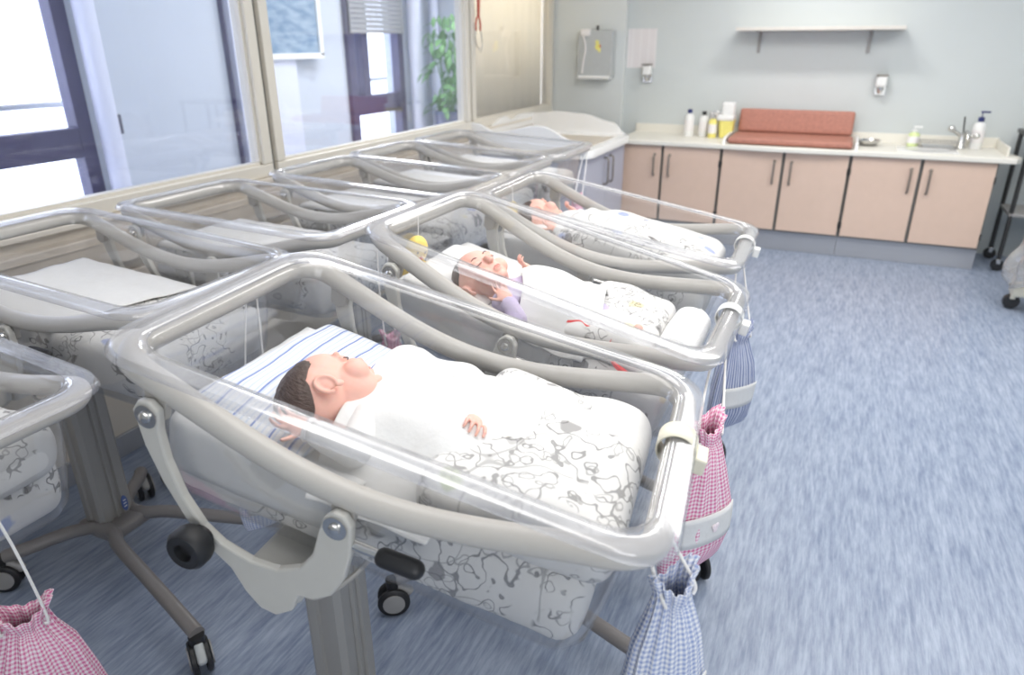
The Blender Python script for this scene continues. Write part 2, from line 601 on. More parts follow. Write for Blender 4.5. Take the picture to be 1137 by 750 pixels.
    def ell(self, c, r, rot=None, u=20, v=14):
        M = rot.to_4x4() if rot else Matrix.Identity(4)
        rings = []
        for i in range(v + 1):
            th = PI * i / v
            th = min(max(th, 0.02), PI - 0.02)
            rings.append([Vector(c) + (M @ Vector((r[0] * math.sin(th) * math.cos(2 * PI * k / u), r[1] * math.sin(th) * math.sin(2 * PI * k / u), -r[2] * math.cos(th)))) for k in range(u)])
        return self.loft(rings)

    def cap(self, p0, p1, r0, r1, segs=14):
        p0, p1 = Vector(p0), Vector(p1)
        t = (p1 - p0).normalized()
        pts, rad = [], []
        for k in range(5):
            a = PI / 2 * (1 - k / 4)
            pts.append(p0 - t * r0 * math.sin(a)); rad.append(max(r0 * math.cos(a), r0 * 0.02))
        for k in range(5):
            a = PI / 2 * k / 4
            pts.append(p1 + t * r1 * math.sin(a)); rad.append(max(r1 * math.cos(a), r1 * 0.02))
        rings = []
        ref = Vector((0, 0, 1)) if abs(t.z) < 0.9 else Vector((1, 0, 0))
        a = t.cross(ref).normalized(); b = t.cross(a)
        for p, rr in zip(pts, rad):
            rings.append([p + (a * math.cos(2 * PI * k / segs) + b * math.sin(2 * PI * k / segs)) * rr for k in range(segs)])
        return self.loft(rings)

    def prism(self, outline, t0, t1, axis='Y'):
        """outline in (x, z), extruded along y from t0 to t1"""
        bm = self.bm
        a = [bm.verts.new((x, t0, z)) for x, z in outline]
        b = [bm.verts.new((x, t1, z)) for x, z in outline]
        n = len(outline)
        for i in range(n):
            j = (i + 1) % n
            bm.faces.new((a[i], a[j], b[j], b[i]))
        bm.faces.new(a)
        bm.faces.new(list(reversed(b)))
        return self

    def grid(self, nx, ny, fn, keep=None):
        bm = self.bm
        vs = {}
        for i in range(nx + 1):
            for j in range(ny + 1):
                p = fn(i / nx, j / ny)
                if p is not None:
                    vs[i, j] = bm.verts.new(p)
        for i in range(nx):
            for j in range(ny):
                k = [(i, j), (i + 1, j), (i + 1, j + 1), (i, j + 1)]
                if all(q in vs for q in k):
                    bm.faces.new([vs[q] for q in k])
        return self

    def xf(self, M):
        bmesh.ops.transform(self.bm, matrix=M, verts=self.bm.verts)
        return self

    def build(self, name, mat, parent=None, M=None, smooth=True, bevel=0.0, solid=0.0, subsurf=0, remesh=0.0, weld=True, offset=0.0):
        bm = self.bm
        if weld:
            bmesh.ops.remove_doubles(bm, verts=bm.verts, dist=1e-6)
        bmesh.ops.recalc_face_normals(bm, faces=bm.faces)
        me = bpy.data.meshes.new(name)
        bm.to_mesh(me)
        bm.free()
        me.materials.append(mat)
        o = bpy.data.objects.new(name, me)
        COL.objects.link(o)
        if smooth:
            for p in me.polygons:
                p.use_smooth = True
        if remesh:
            md = o.modifiers.new('remesh', 'REMESH')
            md.mode = 'VOXEL'
            md.voxel_size = remesh
            md.use_smooth_shade = True
            ms = o.modifiers.new('smooth', 'SMOOTH')
            ms.factor = 0.5
            ms.iterations = 5
        if solid:
            md = o.modifiers.new('solid', 'SOLIDIFY')
            md.thickness = solid
            md.offset = offset
        if bevel:
            md = o.modifiers.new('bevel', 'BEVEL')
            md.width = bevel
            md.segments = 2
            md.limit_method = 'ANGLE'
        if subsurf:
            md = o.modifiers.new('subsurf', 'SUBSURF')
            md.levels = md.render_levels = subsurf
        if smooth and not remesh:
            edge_split(me)
        if parent:
            o.parent = parent
        if M is not None:
            if parent:
                o.matrix_local = M
            else:
                o.matrix_world = M
        return o


def edge_split(me, ang=R(42)):
    """mark sharp edges by angle so that flat faces stay flat"""
    bm = bmesh.new()
    bm.from_mesh(me)
    for e in bm.edges:
        if len(e.link_faces) == 2 and e.calc_face_angle(0) > ang:
            e.smooth = False
    bm.to_mesh(me)
    bm.free()


def tag(o, label, cat, group=None, kind=None):
    o['label'] = label
    o['category'] = cat
    if group:
        o['group'] = group
    if kind:
        o['kind'] = kind
    return o


def empty(name, M):
    o = bpy.data.objects.new(name, None)
    COL.objects.link(o)
    o.empty_display_size = 0.1
    o.matrix_world = M if isinstance(M, Matrix) else Matrix.Translation(M)
    return o


def struct(o):
    o['kind'] = 'structure'
    return o


def copy_tree(o, parent=None):
    c = o.copy()
    COL.objects.link(c)
    if parent:
        c.parent = parent
    for ch in list(o.children):
        copy_tree(ch, c)
    return c


def TR(x, y, z):
    return Matrix.Translation((x, y, z))


def RX(a): return Matrix.Rotation(a, 4, 'X')
def RY(a): return Matrix.Rotation(a, 4, 'Y')
def RZ(a): return Matrix.Rotation(a, 4, 'Z')


def catmull(pts, per=8, loop=False):
    pts = [Vector(p) for p in pts]
    n = len(pts)
    out = []
    for i in range(n if loop else n - 1):
        if loop:
            p0, p1, p2, p3 = pts[i - 1], pts[i], pts[(i + 1) % n], pts[(i + 2) % n]
        else:
            p0, p1, p2, p3 = pts[max(i - 1, 0)], pts[i], pts[i + 1], pts[min(i + 2, n - 1)]
        for k in range(per):
            t = k / per
            out.append(0.5 * ((2 * p1) + (p2 - p0) * t + (2 * p0 - 5 * p1 + 4 * p2 - p3) * t * t + (3 * p1 - p0 - 3 * p2 + p3) * t ** 3))
    if not loop:
        out.append(pts[-1])
    return out


def rrect(L, W, r, seg=6, per_side=10):
    """closed rounded rectangle outline, centred"""
    pts = []
    hx, hy = L / 2, W / 2
    cs = [(hx - r, hy - r, 0), (-hx + r, hy - r, 90), (-hx + r, -hy + r, 180), (hx - r, -hy + r, 270)]
    for i, (cx, cy, a0) in enumerate(cs):
        for k in range(seg + 1):
            a = R(a0 + 90 * k / seg)
            pts.append(Vector((cx + r * math.cos(a), cy + r * math.sin(a))))
        nx = cs[(i + 1) % 4]
        a = R(nx[2])
        q = Vector((nx[0] + r * math.cos(a), nx[1] + r * math.sin(a)))
        p = pts[-1].copy()
        for k in range(1, per_side):
            pts.append(p.lerp(q, k / per_side))
    return pts


# ------------------------------------------------------------------ the room
XW = -2.631          # window wall plane
YB = 0.6             # back wall plane
CZ = 2.8
CX = -4.6            # far wall of the corridor

b = MB(); b.box((-1.0, -3.4, -0.05), (8.2, 10.2, 0.1))
struct(b.build('floor', FLOOR, smooth=False))
b = MB(); b.box((-1.0, -3.4, CZ + 0.05), (8.2, 10.2, 0.1))
struct(b.build('ceiling', CEILM, smooth=False))
b = MB(); b.box((0.25, YB + 0.06, CZ / 2), (5.7, 0.12, CZ))
struct(b.build('wall_back', WALLM, smooth=False))
b = MB(); b.box((-2.275, YB - 0.03, CZ / 2), (0.71, 0.06, CZ), bevel=0.004)
struct(b.build('wall_corner', WALLL, smooth=False))
b = MB(); b.box((3.06, -3.8, CZ / 2), (0.12, 9.0, CZ))
struct(b.build('wall_right', WALLM, smooth=False))
b = MB(); b.box((0.2, -8.36, CZ / 2), (5.8, 0.12, CZ))
struct(b.build('wall_front', WALLL, smooth=False))

# window wall: parapet, head and the skirting duct in front of it
b = MB()
b.box((XW - 0.06, -3.85, 0.515), (0.12, 8.9, 1.03))
b.box((XW - 0.06, -3.85, 2.66), (0.12, 8.9, 0.28))
b.box((XW - 0.06, 0.57, 1.78), (0.12, 0.08, 1.5))
b.box((XW - 0.06, -7.6, 1.78), (0.12, 1.4, 1.5))
struct(b.build('wall_left', SILLC, smooth=False))
b = MB()
b.box((XW + 0.012, -3.85, 1.018), (0.06, 8.9, 0.022), bevel=0.004)
struct(b.build('trim_1', SILLC, smooth=False))
b = MB()
b.box((XW + 0.03, -3.95, 0.90), (0.06, 8.5, 0.13), bevel=0.006)
b.box((XW + 0.034, -3.95, 0.935), (0.06, 8.5, 0.006))
b.box((XW + 0.02, -3.95, 0.74), (0.04, 8.5, 0.10), bevel=0.006)
struct(b.build('trim_2', TRUNK, smooth=False))
b = MB()
b.box((XW + 0.008, -3.95, 0.05), (0.016, 8.5, 0.1), bevel=0.003)
struct(b.build('baseboard_left', PLINTH, smooth=False))


def window(idx, y0, y1, z0=1.03, z1=2.52, fr=0.062, blind=False):
    e = empty('window_%d' % idx, (XW, (y0 + y1) / 2, z0))
    struct(e)
    w, h = y1 - y0, z1 - z0
    f = MB()
    for (cy, cz, sy, sz) in ((0, fr / 2, w, fr), (0, h - fr / 2, w, fr), (-w / 2 + fr / 2, h / 2, fr, h - 2 * fr), (w / 2 - fr / 2, h / 2, fr, h - 2 * fr)):
        f.box((-0.03, cy, cz), (0.09, sy, sz), bevel=0.006)
        # stepped glazing bead
    for (cy, cz, sy, sz) in ((0, fr + 0.006, w - 2 * fr, 0.014), (0, h - fr - 0.006, w - 2 * fr, 0.014), (-w / 2 + fr + 0.006, h / 2, 0.014, h - 2 * fr), (w / 2 - fr - 0.006, h / 2, 0.014, h - 2 * fr)):
        f.box((-0.03, cy, cz), (0.05, sy, sz), bevel=0.002)
    f.build('window_frame', FRAMEC, e, smooth=False)
    g = MB(); g.box((-0.03, 0, h / 2), (0.008, w - 2 * fr, h - 2 * fr))
    g.build('window_pane', GLASS, e, smooth=False)
    return e


window(1, -6.9, -3.43)
window(2, -3.395, -1.215)
window(3, -1.185, 0.53)
b = MB()
b.box((XW - 0.035, -3.4125, 1.777), (0.05, 0.034, 1.48))
b.box((XW - 0.035, -1.2, 1.777), (0.05, 0.029, 1.48))
struct(b.build('trim_3', JOINT, smooth=False))

# ------------------------------------------------------------------ the corridor behind the glass
b = MB()


def wallpiece(y0, y1, z0, z1):
    b.box((CX - 0.1, (y0 + y1) / 2, (z0 + z1) / 2), (0.2, y1 - y0, z1 - z0))


WA = (-5.6, -2.98); WB = (-0.08, 0.92)      # openings along y
wallpiece(-8.5, WA[0], 0, CZ)
wallpiece(WA[1], WB[0], 0, CZ)
wallpiece(WB[1], 1.6, 0, CZ)
for w in (WA, WB):
    wallpiece(w[0], w[1], 0, 0.25)
    wallpiece(w[0], w[1], 2.5, CZ)
struct(b.build('wall_corridor', CORRW, smooth=False))
b = MB(); b.box((-3.7, 1.66, CZ / 2), (2.0, 0.12, CZ))
struct(b.build('wall_end', CORRW, smooth=False))


def balcony_window(idx, y0, y1, mulls):
    e = empty('window_%d' % idx, (CX, (y0 + y1) / 2, 0.25))
    struct(e)
    f = MB()
    c = (y0 + y1) / 2
    h = 2.25
    t = 0.10
    f.box((0, y0 - c + t / 2, h / 2), (0.10, t, h), bevel=0.004)
    f.box((0, y1 - c - t / 2, h / 2), (0.10, t, h), bevel=0.004)
    f.box((0, 0, h - 0.05), (0.10, y1 - y0 - 2 * t, 0.1), bevel=0.004)
    f.box((0, 0, 0.05), (0.10, y1 - y0 - 2 * t, 0.1), bevel=0.004)
    f.box((0, 0, 0.805), (0.10, y1 - y0 - 2 * t, 0.19), bevel=0.004)
    for m in mulls:
        f.box((0, m - c, 1.525), (0.10, 0.11, 1.25), bevel=0.004)
    f.build('window_frame', BLUEF, e, smooth=False)
    g = MB(); g.box((0, 0, h / 2), (0.008, y1 - y0 - 0.1, h - 0.1))
    g.build('window_pane', GLASS, e, smooth=False)
    return e


balcony_window(4, WA[0], WA[1], (-4.1,))
balcony_window(5, WB[0], WB[1], (0.2,))
b = MB()
for k in range(16):
    b.box((CX + 0.075, 0.42, 1.77 + 0.045 * k), (0.016, 0.96, 0.041), bevel=0.006)
struct(b.build('trim_4', SHUTTER, smooth=False))
for nm, (y0, y1), lab in (('balcony_railing', (-5.6, -2.74), 'grey metal balcony rail outside the large window at the corridor'),
                          ('balcony_railing', (0.4, 1.44), 'grey metal balcony rail seen below the slatted shutter')):
    b = MB()
    z = 1.26
    b.tube(catmull([(CX - 0.5, y0, z), (CX - 0.5, (y0 + y1) / 2, z), (CX - 0.5, y1 - 0.04, z), (CX - 0.5, y1, z - 0.05), (CX - 0.5, y1, z - 0.16)], 5), 0.022)
    b.box((CX - 0.5, y0 + 0.03, z / 2), (0.03, 0.03, z))
    tag(b.build(nm, GREYP, smooth=True), lab, 'railing')
for (y, r, lab) in ((-2.91, 0.065, 'white round pipe beside the large corridor window'), (1.06, 0.075, 'white round post between the shuttered window and the plant'),
                    (1.5, 0.05, 'thin white round post behind the plant in the corridor')):
    b = MB(); b.lathe([(r, 0), (r, CZ)], 24, TR(CX + 0.12, y, 0))
    tag(b.build('corridor_pipe', CORRP), lab, 'pipe')
b = MB(); b.box((CX + 0.012, -2.765, 1.14), (0.024, 0.075, 0.13), bevel=0.004)
b.box((CX + 0.026, -2.765, 1.14), (0.008, 0.03, 0.05), bevel=0.002)
tag(b.build('light_switch', SWITCH, smooth=False), 'dark grey light switch on the blue-grey corridor wall', 'switch')
b = MB(); b.box((CX + 0.03, -1.25, 1.3), (0.06, 0.72, 2.6), bevel=0.004)
struct(b.build('door_1', CORRP, smooth=False))
b = MB(); b.box((CX + 0.02, -1.66, 1.3), (0.05, 0.012, 2.6)); b.box((CX + 0.03, -1.36, 1.3), (0.075, 0.03, 2.6))
struct(b.build('trim_5', BLUEF, smooth=False))
pic = empty('framed_picture', (CX + 0.06, -0.95, 1.95))
tag(pic, 'blue wave picture in a white frame behind the glass', 'picture')
b = MB()
for (y, z, sy, sz) in ((0, 0.40, 0.86, 0.05), (0, -0.40, 0.86, 0.05), (-0.405, 0, 0.05, 0.8), (0.405, 0, 0.05, 0.8)):
    b.box((0.02, y, z), (0.03, sy, sz), bevel=0.004)
b.build('picture_frame', WHITEP, pic, smooth=False)
b = MB(); b.box((0.012, 0, 0), (0.012, 0.78, 0.77))
b.build('picture_print', picture_mat(), pic, smooth=False)
plant = empty('potted_plant', (-4.05, 1.05, 0))
tag(plant, 'leafy green plant in a dark blue pot behind the glass', 'plant')
b = MB(); b.lathe([(0.0, 0), (0.13, 0.0), (0.17, 0.5), (0.18, 0.95), (0.165, 0.95), (0.15, 0.9), (0, 0.9)], 24)
b.build('pot', POT, plant)
b = MB()
rnd = random.Random(3)
for k in range(150):
    a = rnd.uniform(0, 2 * PI); rr = rnd.uniform(0.03, 0.3) ; z = rnd.uniform(0.95, 1.95)
    p = Vector((rr * math.cos(a), rr * math.sin(a), z))
    M = TR(*p) @ RZ(a) @ RY(rnd.uniform(-0.4, 1.3)) @ RX(rnd.uniform(-.5, .5))
    Lf, Wf = rnd.uniform(0.09, 0.15), rnd.uniform(0.025, 0.04)
    b.grid(6, 2, lambda s, t: M @ Vector((s * Lf, (t - 0.5) * 2 * Wf * math.sin(PI * min(max(s, 0.03), 0.97)), -0.5 * Lf * s * s + 0.01 * abs(t - 0.5))))
b.build('foliage', LEAF, plant, solid=0.0012)
b = MB()
for k in range(9):
    a = k * 0.7
    b.tube(catmull([(0.02 * math.cos(a), 0.02 * math.sin(a), 0.88), (0.1 * math.cos(a), 0.1 * math.sin(a), 1.3), (0.22 * math.cos(a + .4), 0.22 * math.sin(a + .4), 1.75)], 5), 0.006, 6)
b.build('stem', LEAF, plant)
# cream roller blind behind the third pane
bl = empty('roller_blind', (XW - 0.1, -0.33, 1.04))
tag(bl, 'cream blind drawn down behind the far window pane', 'blind')
b = MB(); b.grid(40, 2, lambda s, t: Vector((0.004 * math.sin(s * 60), -0.81 + 1.62 * s, 0.0 + 1.46 * t)))
b.build('blind_fabric', BLIND, bl, solid=0.003)
b = MB(); b.tube([(0, -0.81, 0.0), (0, 0.81, 0.0)], 0.012)
b.build('bottom_bar', FRAMEC, bl)

# stethoscope hanging at the frame between the panes
st = empty('stethoscope', (XW + 0.03, -1.1, 1.72))
tag(st, 'red stethoscope hanging on the window frame by the blind', 'stethoscope')
b = MB()
b.tube(catmull([(0, -0.035, 0.02), (0, -0.035, 0.07), (0, -0.02, 0.11), (0, 0.0, 0.13), (0, -0.005, 0.3), (0, -0.015, 0.5)], 8), 0.007, 10)
b.tube(catmull([(0, 0.035, 0.02), (0, 0.035, 0.07), (0, 0.02, 0.11), (0.008, 0.0, 0.13), (0.01, 0.012, 0.3), (0.01, 0.02, 0.5)], 8), 0.007, 10)
b.build('tubing', ORANGE, st)
b = MB()
b.tube(catmull([(0, -0.035, 0.03), (0, -0.05, -0.02), (0, -0.03, -0.08), (0, 0.005, -0.1)], 8), 0.0045, 8)
b.tube(catmull([(0, 0.035, 0.03), (0, 0.055, -0.02), (0, 0.06, -0.08), (0, 0.035, -0.12)], 8), 0.0045, 8)
b.ell((0, 0.008, -0.103), (0.008, 0.01, 0.008)); b.ell((0, 0.03, -0.123), (0.008, 0.01, 0.008))
b.build('ear_tubes', STEEL, st)
b = MB(); b.box((-0.012, 0.0, 0.5), (0.03, 0.05, 0.012), bevel=0.003)
b.build('hook', WHITEP, st)

# ------------------------------------------------------------------ cabinet row on the back wall
DW = 0.5
X0 = -1.878
ZB, ZT = 0.178, 0.825
cab_lab = ['salmon two-door base cabinet next to the grey bath unit', 'salmon two-door base cabinet under the terracotta changing mat', 'salmon two-door base cabinet under the sink and drainer']


def handle_mb(x, z0, z1):
    m = MB()
    m.tube(catmull([(x, 0.0, z1), (x, -0.03, z1 - 0.005), (x, -0.032, (z0 + z1) / 2), (x, -0.03, z0 + 0.005), (x, 0.0, z0)], 6), 0.0075, 8)
    m.ell((x, -0.004, z1 + 0.004), (0.012, 0.008, 0.012))
    m.ell((x, -0.004, z0 - 0.004), (0.010, 0.008, 0.010))
    return m


for i in range(3):
    xa = X0 + 2 * DW * i
    cab = empty('base_cabinet', (xa + DW, 0, 0))
    tag(cab, cab_lab[i], 'cabinet', 'base cabinets along the back wall')
    m = MB(); m.box((0, 0.31, (ZB + ZT) / 2 - 0.005), (2 * DW - 0.004, 0.56, ZT - ZB + 0.02))
    m.build('carcass', CARC, cab, smooth=False)
    for s in (-1, 1):
        m = MB(); m.box((s * DW / 2, 0.01, (ZB + ZT) / 2), (DW - 0.024, 0.022, ZT - ZB - 0.004), bevel=0.004)
        dr = m.build('door', DOORP, cab, smooth=False)
        handle_mb(s * 0.066, 0.575, 0.745).build('handle', HANDLE, dr)
        for zz in (0.27, 0.70):
            m = MB(); m.box((s * (DW - 0.008), -0.002, zz), (0.012, 0.012, 0.05), bevel=0.002)
            m.build('hinge', DARKMET, dr, smooth=False)
    m = MB(); m.box((0, 0.32, 0.089), (2 * DW - 0.002, 0.54, 0.178))
    m.build('plinth', PLINTH, cab, smooth=False)

wt = empty('worktop', (-0.3, 0.28, 0.83))
tag(wt, 'long cream worktop over the salmon cabinets', 'worktop')
m = MB()
# front edge bows out in front of the changing mat
top = []
xs = [-1.60 + 0.3 + 0.3 * 0 + k * (2.81 / 60) for k in range(61)]


def front(x):        # x in world
    return -0.045 - 0.03 * math.exp(-((x + 0.37) / 0.42) ** 4)


outl = [(-1.78 + k * 2.99 / 60, front(-1.78 + k * 2.99 / 60)) for k in range(61)]
outl += [(1.25, 0.02), (1.21, 0.3), (1.21, 0.598), (-1.78, 0.598)]
rings = []
for dz, ins in ((0.0, 0.006), (0.006, 0.0), (0.034, 0.0), (0.041, 0.007)):
    rings.append([Vector((x + 0.3, y - 0.28 + (ins if y < 0.1 else 0), dz)) for x, y in outl])
m.loft(rings)
m.build('worktop_slab', WORKTOP, wt, smooth=False)
m = MB()
m.box((-0.0, 0.31, 0.075), (2.96, 0.014, 0.085), bevel=0.004)
m.box((1.47, 0.06, 0.07), (0.016, 0.5, 0.075), bevel=0.007)
m.build('backsplash', WORKTOP, wt, smooth=False)
for xx in (-0.865, 0.145):
    m = MB()
    prof = [(0.0, 0.04), (0.02, 0.075), (0.07, 0.095), (0.3, 0.10), (0.55, 0.10), (0.58, 0.04)]
    m.prism([(p[0] - 0.32, p[1]) for p in prof], -0.012, 0.012)
    m.build('side_guard', BATHW, wt, TR(xx + 0.3, 0, 0) @ RZ(PI / 2), smooth=False, bevel=0.006)
m = MB()
m.box((0.95, -0.05, 0.040), (0.42, 0.34, 0.006), bevel=0.002)
m.lathe([(0.15, 0.046), (0.155, 0.047), (0.14, 0.044), (0.12, 0.043), (0, 0.043)], 32, TR(0.95, -0.05, 0))
m.build('sink', BATHW, wt)

cm = empty('changing_mat', (-0.36, 0.24, 0.872))
tag(cm, 'terracotta vinyl changing mat with upright back on the worktop', 'changing mat')
m = MB(); m.rbox((0, -0.02, 0.028), (0.955, 0.50, 0.05), 0.02, (20, 10, 4))
m.build('cushion', MAT_T, cm)
m = MB(); m.rbox((0, 0.0, 0.0), (0.93, 0.05, 0.20), 0.018, (20, 4, 8))
m.build('backrest', MAT_T, cm, TR(0, 0.275, 0.145) @ RX(R(-14)))

# shelf
sh = empty('wall_shelf', (-0.285, YB, 1.745))
tag(sh, 'plain wall shelf on two brackets above the changing mat', 'shelf')
m = MB(); m.box((0, -0.13, 0.012), (1.27, 0.26, 0.028), bevel=0.003)
m.build('shelf_board', SHELFM, sh, smooth=False)
for xx in (-0.46, 0.40):
    m = MB()
    m.box((xx, -0.008, -0.09), (0.025, 0.012, 0.17), bevel=0.002)
    m.box((xx, -0.11, -0.008), (0.025, 0.2, 0.01), bevel=0.002)
    m.build('bracket', GREYP, sh, smooth=False)

# soap dispensers
for (x, z, lab) in ((-1.70, 1.385, 'white soap dispenser under the paper notice'), (0.255, 1.32, 'chrome and white soap dispenser over the right end of the mat')):
    e = empty('soap_dispenser', (x, YB, z))
    tag(e, lab, 'soap dispenser', 'wall soap dispensers')
    m = MB(); m.box((0, -0.008, 0.0), (0.085, 0.016, 0.15), bevel=0.004)
    m.build('wall_plate', STEEL, e, smooth=False)
    m = MB(); m.rbox((0, -0.05, 0.035), (0.082, 0.075, 0.085), 0.014, (8, 8, 8))
    m.build('reservoir', WHITEP, e)
    m = MB(); m.lathe([(0.0, -0.06), (0.012, -0.06), (0.02, -0.045), (0.028, -0.02), (0.028, -0.006), (0.0, -0.006)], 18, TR(0, -0.05, 0))
    m.build('pump', STEEL, e)
    m = MB(); m.box((0, -0.055, 0.083), (0.09, 0.075, 0.012), bevel=0.003)
    m.build('lever', HANDLE, e, smooth=False)

e = empty('notice_sheet', (-1.78, YB - 0.004, 1.605))
m = MB(); m.box((0, 0, 0), (0.27, 0.003, 0.335))
tag(m.build('notice_sheet', notice_mat(), None, TR(-1.775, YB - 0.003, 1.605), smooth=False), 'white printed notice sheet taped above the soap dispenser', 'notice')
bpy.data.objects.remove(e)

tb = empty('towel_dispenser', (-2.17, YB - 0.06, 1.56))
tag(tb, 'grey paper-towel dispenser with a small chick sticker', 'dispenser')
m = MB(); m.box((0, -0.06, 0), (0.33, 0.12, 0.40), bevel=0.008)
m.build('housing', DISPG, tb, smooth=False)
m = MB(); m.box((0.0, -0.08, -0.205), (0.30, 0.12, 0.03), bevel=0.006)
m.build('tray', WHITEP, tb, smooth=False)
m = MB(); m.tube(catmull([(-0.115, -0.125, 0.16), (-0.085, -0.128, 0.05), (-0.10, -0.128, -0.05), (-0.115, -0.125, -0.17)], 6), 0.008, 8)
m.rbox((-0.09, -0.128, 0.18), (0.09, 0.02, 0.06), 0.008, (5, 3, 5))
m.build('paper_end', PAPER, tb)
m = MB(); m.lathe([(0, 0.2), (0.012, 0.2), (0.012, 0.24), (0, 0.245)], 12, TR(0, -0.05, 0))
m.build('lock', DARKMET, tb)
m = MB()
m.ell((0.03, -0.122, 0.06), (0.028, 0.003, 0.03)); m.ell((0.022, -0.122, 0.10), (0.018, 0.003, 0.017)); m.ell((0.045, -0.122, 0.03), (0.012, 0.003, 0.02))
st_ = m.build('sticker', YELP, tb)
m = MB(); m.ell((0.052, -0.125, 0.065), (0.009, 0.003, 0.012)); m.build('beak', ORANGE, st_)

# bits on the worktop
ZW = 0.872


def bottle(x, y, h, r, body, capm, lab, cap_r=None, pump=False, name='bottle', cat='bottle', group=None):
    e = empty(name, (x, y, ZW))
    tag(e, lab, cat, group)
    m = MB(); m.lathe([(0, 0), (r * .95, 0), (r, 0.006), (r, h * 0.72), (r * 0.8, h * 0.80), (r * 0.4, h * 0.85), (r * 0.4, h * 0.9), (0, h * 0.9)], 20)
    m.build('bottle_body', body, e)
    m = MB(); cr_ = cap_r or r * 0.5
    m.lathe([(0, h * 0.86), (cr_, h * 0.86), (cr_, h), (0, h)], 16)
    if pump:
        m.tube([(0, 0, h), (0, 0, h * 1.14)], 0.004, 8)
        m.box((0.02, 0, h * 1.16), (0.065, 0.018, 0.014), bevel=0.004)
    m.build('cap', capm, e)
    m = MB(); m.lathe([(r * 1.01, h * 0.2), (r * 1.015, h * 0.21), (r * 1.015, h * 0.6), (r * 1.01, h * 0.61)], 20)
    m.build('paper_label', PAPER, e)
    return e


bottle(-1.245, 0.40, 0.23, 0.042, WHITEP, NAVY, 'tall white bottle with a navy cap, leftmost on the worktop', group='bottles by the sharps bin')
bottle(-1.12, 0.42, 0.215, 0.04, WHITEP, RUBBER, 'white bottle with a black cap beside the navy-capped one', group='bottles by the sharps bin')
bottle(-1.03, 0.36, 0.19, 0.036, YELP, STEEL, 'yellow spray bottle with a grey nozzle in front of the sharps bin', pump=True, group='bottles by the sharps bin')
bottle(0.56, 0.42, 0.13, 0.042, GLASSY, WHITEP, 'squat bottle of pale green soap by the wire basket', pump=True)
bottle(1.0, 0.44, 0.24, 0.045, WHITEP, NAVY, 'white pump bottle with a blue top behind the tap', pump=True)
e = empty('sharps_bin', (-0.915, 0.41, ZW))
tag(e, 'yellow sharps bin with a white lid beside the changing mat', 'bin')
m = MB()
m.loft([[Vector((p.x, p.y, z)) for p in rrect(a, c_, 0.02, 4, 3)] for z, a, c_ in ((0, 0.10, 0.10), (0.005, 0.105, 0.105), (0.15, 0.13, 0.13), (0.155, 0.13, 0.13))])
m.build('bin_body', YELP, e, smooth=False)
m = MB(); m.rbox((-0.01, 0, 0.17), (0.145, 0.145, 0.05), 0.015, (6, 6, 4)); m.rbox((0.0, 0.02, 0.245), (0.11, 0.08, 0.11), 0.015, (6, 6, 6))
m.build('lid', WHITEP, e)
e = empty('paper_roll', (-1.03, 0.5, ZW)); tag(e, 'white roll of paper behind the yellow spray bottle', 'paper roll')
m = MB(); m.lathe([(0.02, 0), (0.055, 0), (0.055, 0.20), (0.02, 0.20), (0.02, 0)], 20); m.build('roll', PAPER, e)
m = MB(); m.lathe([(0, 0), (0.02, 0), (0.02, 0.205), (0, 0.205)], 14); m.build('core', BATHP, e)
m = MB(); m.lathe([(0, 0), (0.05, 0.0), (0.085, 0.03), (0.092, 0.045), (0.088, 0.046), (0.08, 0.032), (0.047, 0.006), (0, 0.006)], 28, TR(0.235, 0.33, ZW))
tag(m.build('kidney_bowl', STEEL), 'steel bowl on the worktop beside the changing mat', 'bowl')
e = empty('wire_basket', (0.735, 0.38, ZW)); tag(e, 'grey wire soap basket between the green soap and the tap', 'basket')
m = MB()
for z in (0.006, 0.05):
    m.tube([Vector((p.x, p.y, z)) for p in rrect(0.26, 0.16, 0.02, 4, 4)], 0.004, 6, loop=True)
for k in range(14):
    xx = -0.12 + 0.24 * k / 13
    m.tube([(xx, -0.08, 0.05), (xx, -0.08, 0.006), (xx, 0.08, 0.006), (xx, 0.08, 0.05)], 0.0025, 5)
m.build('wires', GREYP, e)
m = MB(); m.box((0, 0, 0.016), (0.22, 0.12, 0.016), bevel=0.003)
m.build('inner_tray', DISPG, e, smooth=False)
e = empty('sink_tap', (0.9, 0.43, ZW)); tag(e, 'chrome sink tap with two lever arms by the white pump bottle', 'tap')
m = MB(); m.lathe([(0, 0), (0.035, 0), (0.035, 0.01), (0.026, 0.02), (0.026, 0.11), (0, 0.115)], 20)
m.build('tap_body', STEEL, e)
m = MB(); m.tube(catmull([(0, 0, 0.08), (0.01, -0.05, 0.13), (0.015, -0.11, 0.13), (0.02, -0.15, 0.085)], 8), 0.013, 12); m.build('spout', STEEL, e)
for s in (-1, 1):
    m = MB(); m.cap((s * 0.02, 0, 0.1), (s * 0.085, -0.02, 0.145 if s < 0 else 0.10), 0.012, 0.016); m.ell((s * 0.09, -0.022, 0.15 if s < 0 else 0.10), (0.026, 0.026, 0.026)); m.build('lever', STEEL, e)
m = MB(); m.tube([(0.0, 0.0, 0.11), (-0.015, 0, 0.24)], 0.006, 8); m.build('rod', DARKMET, e)

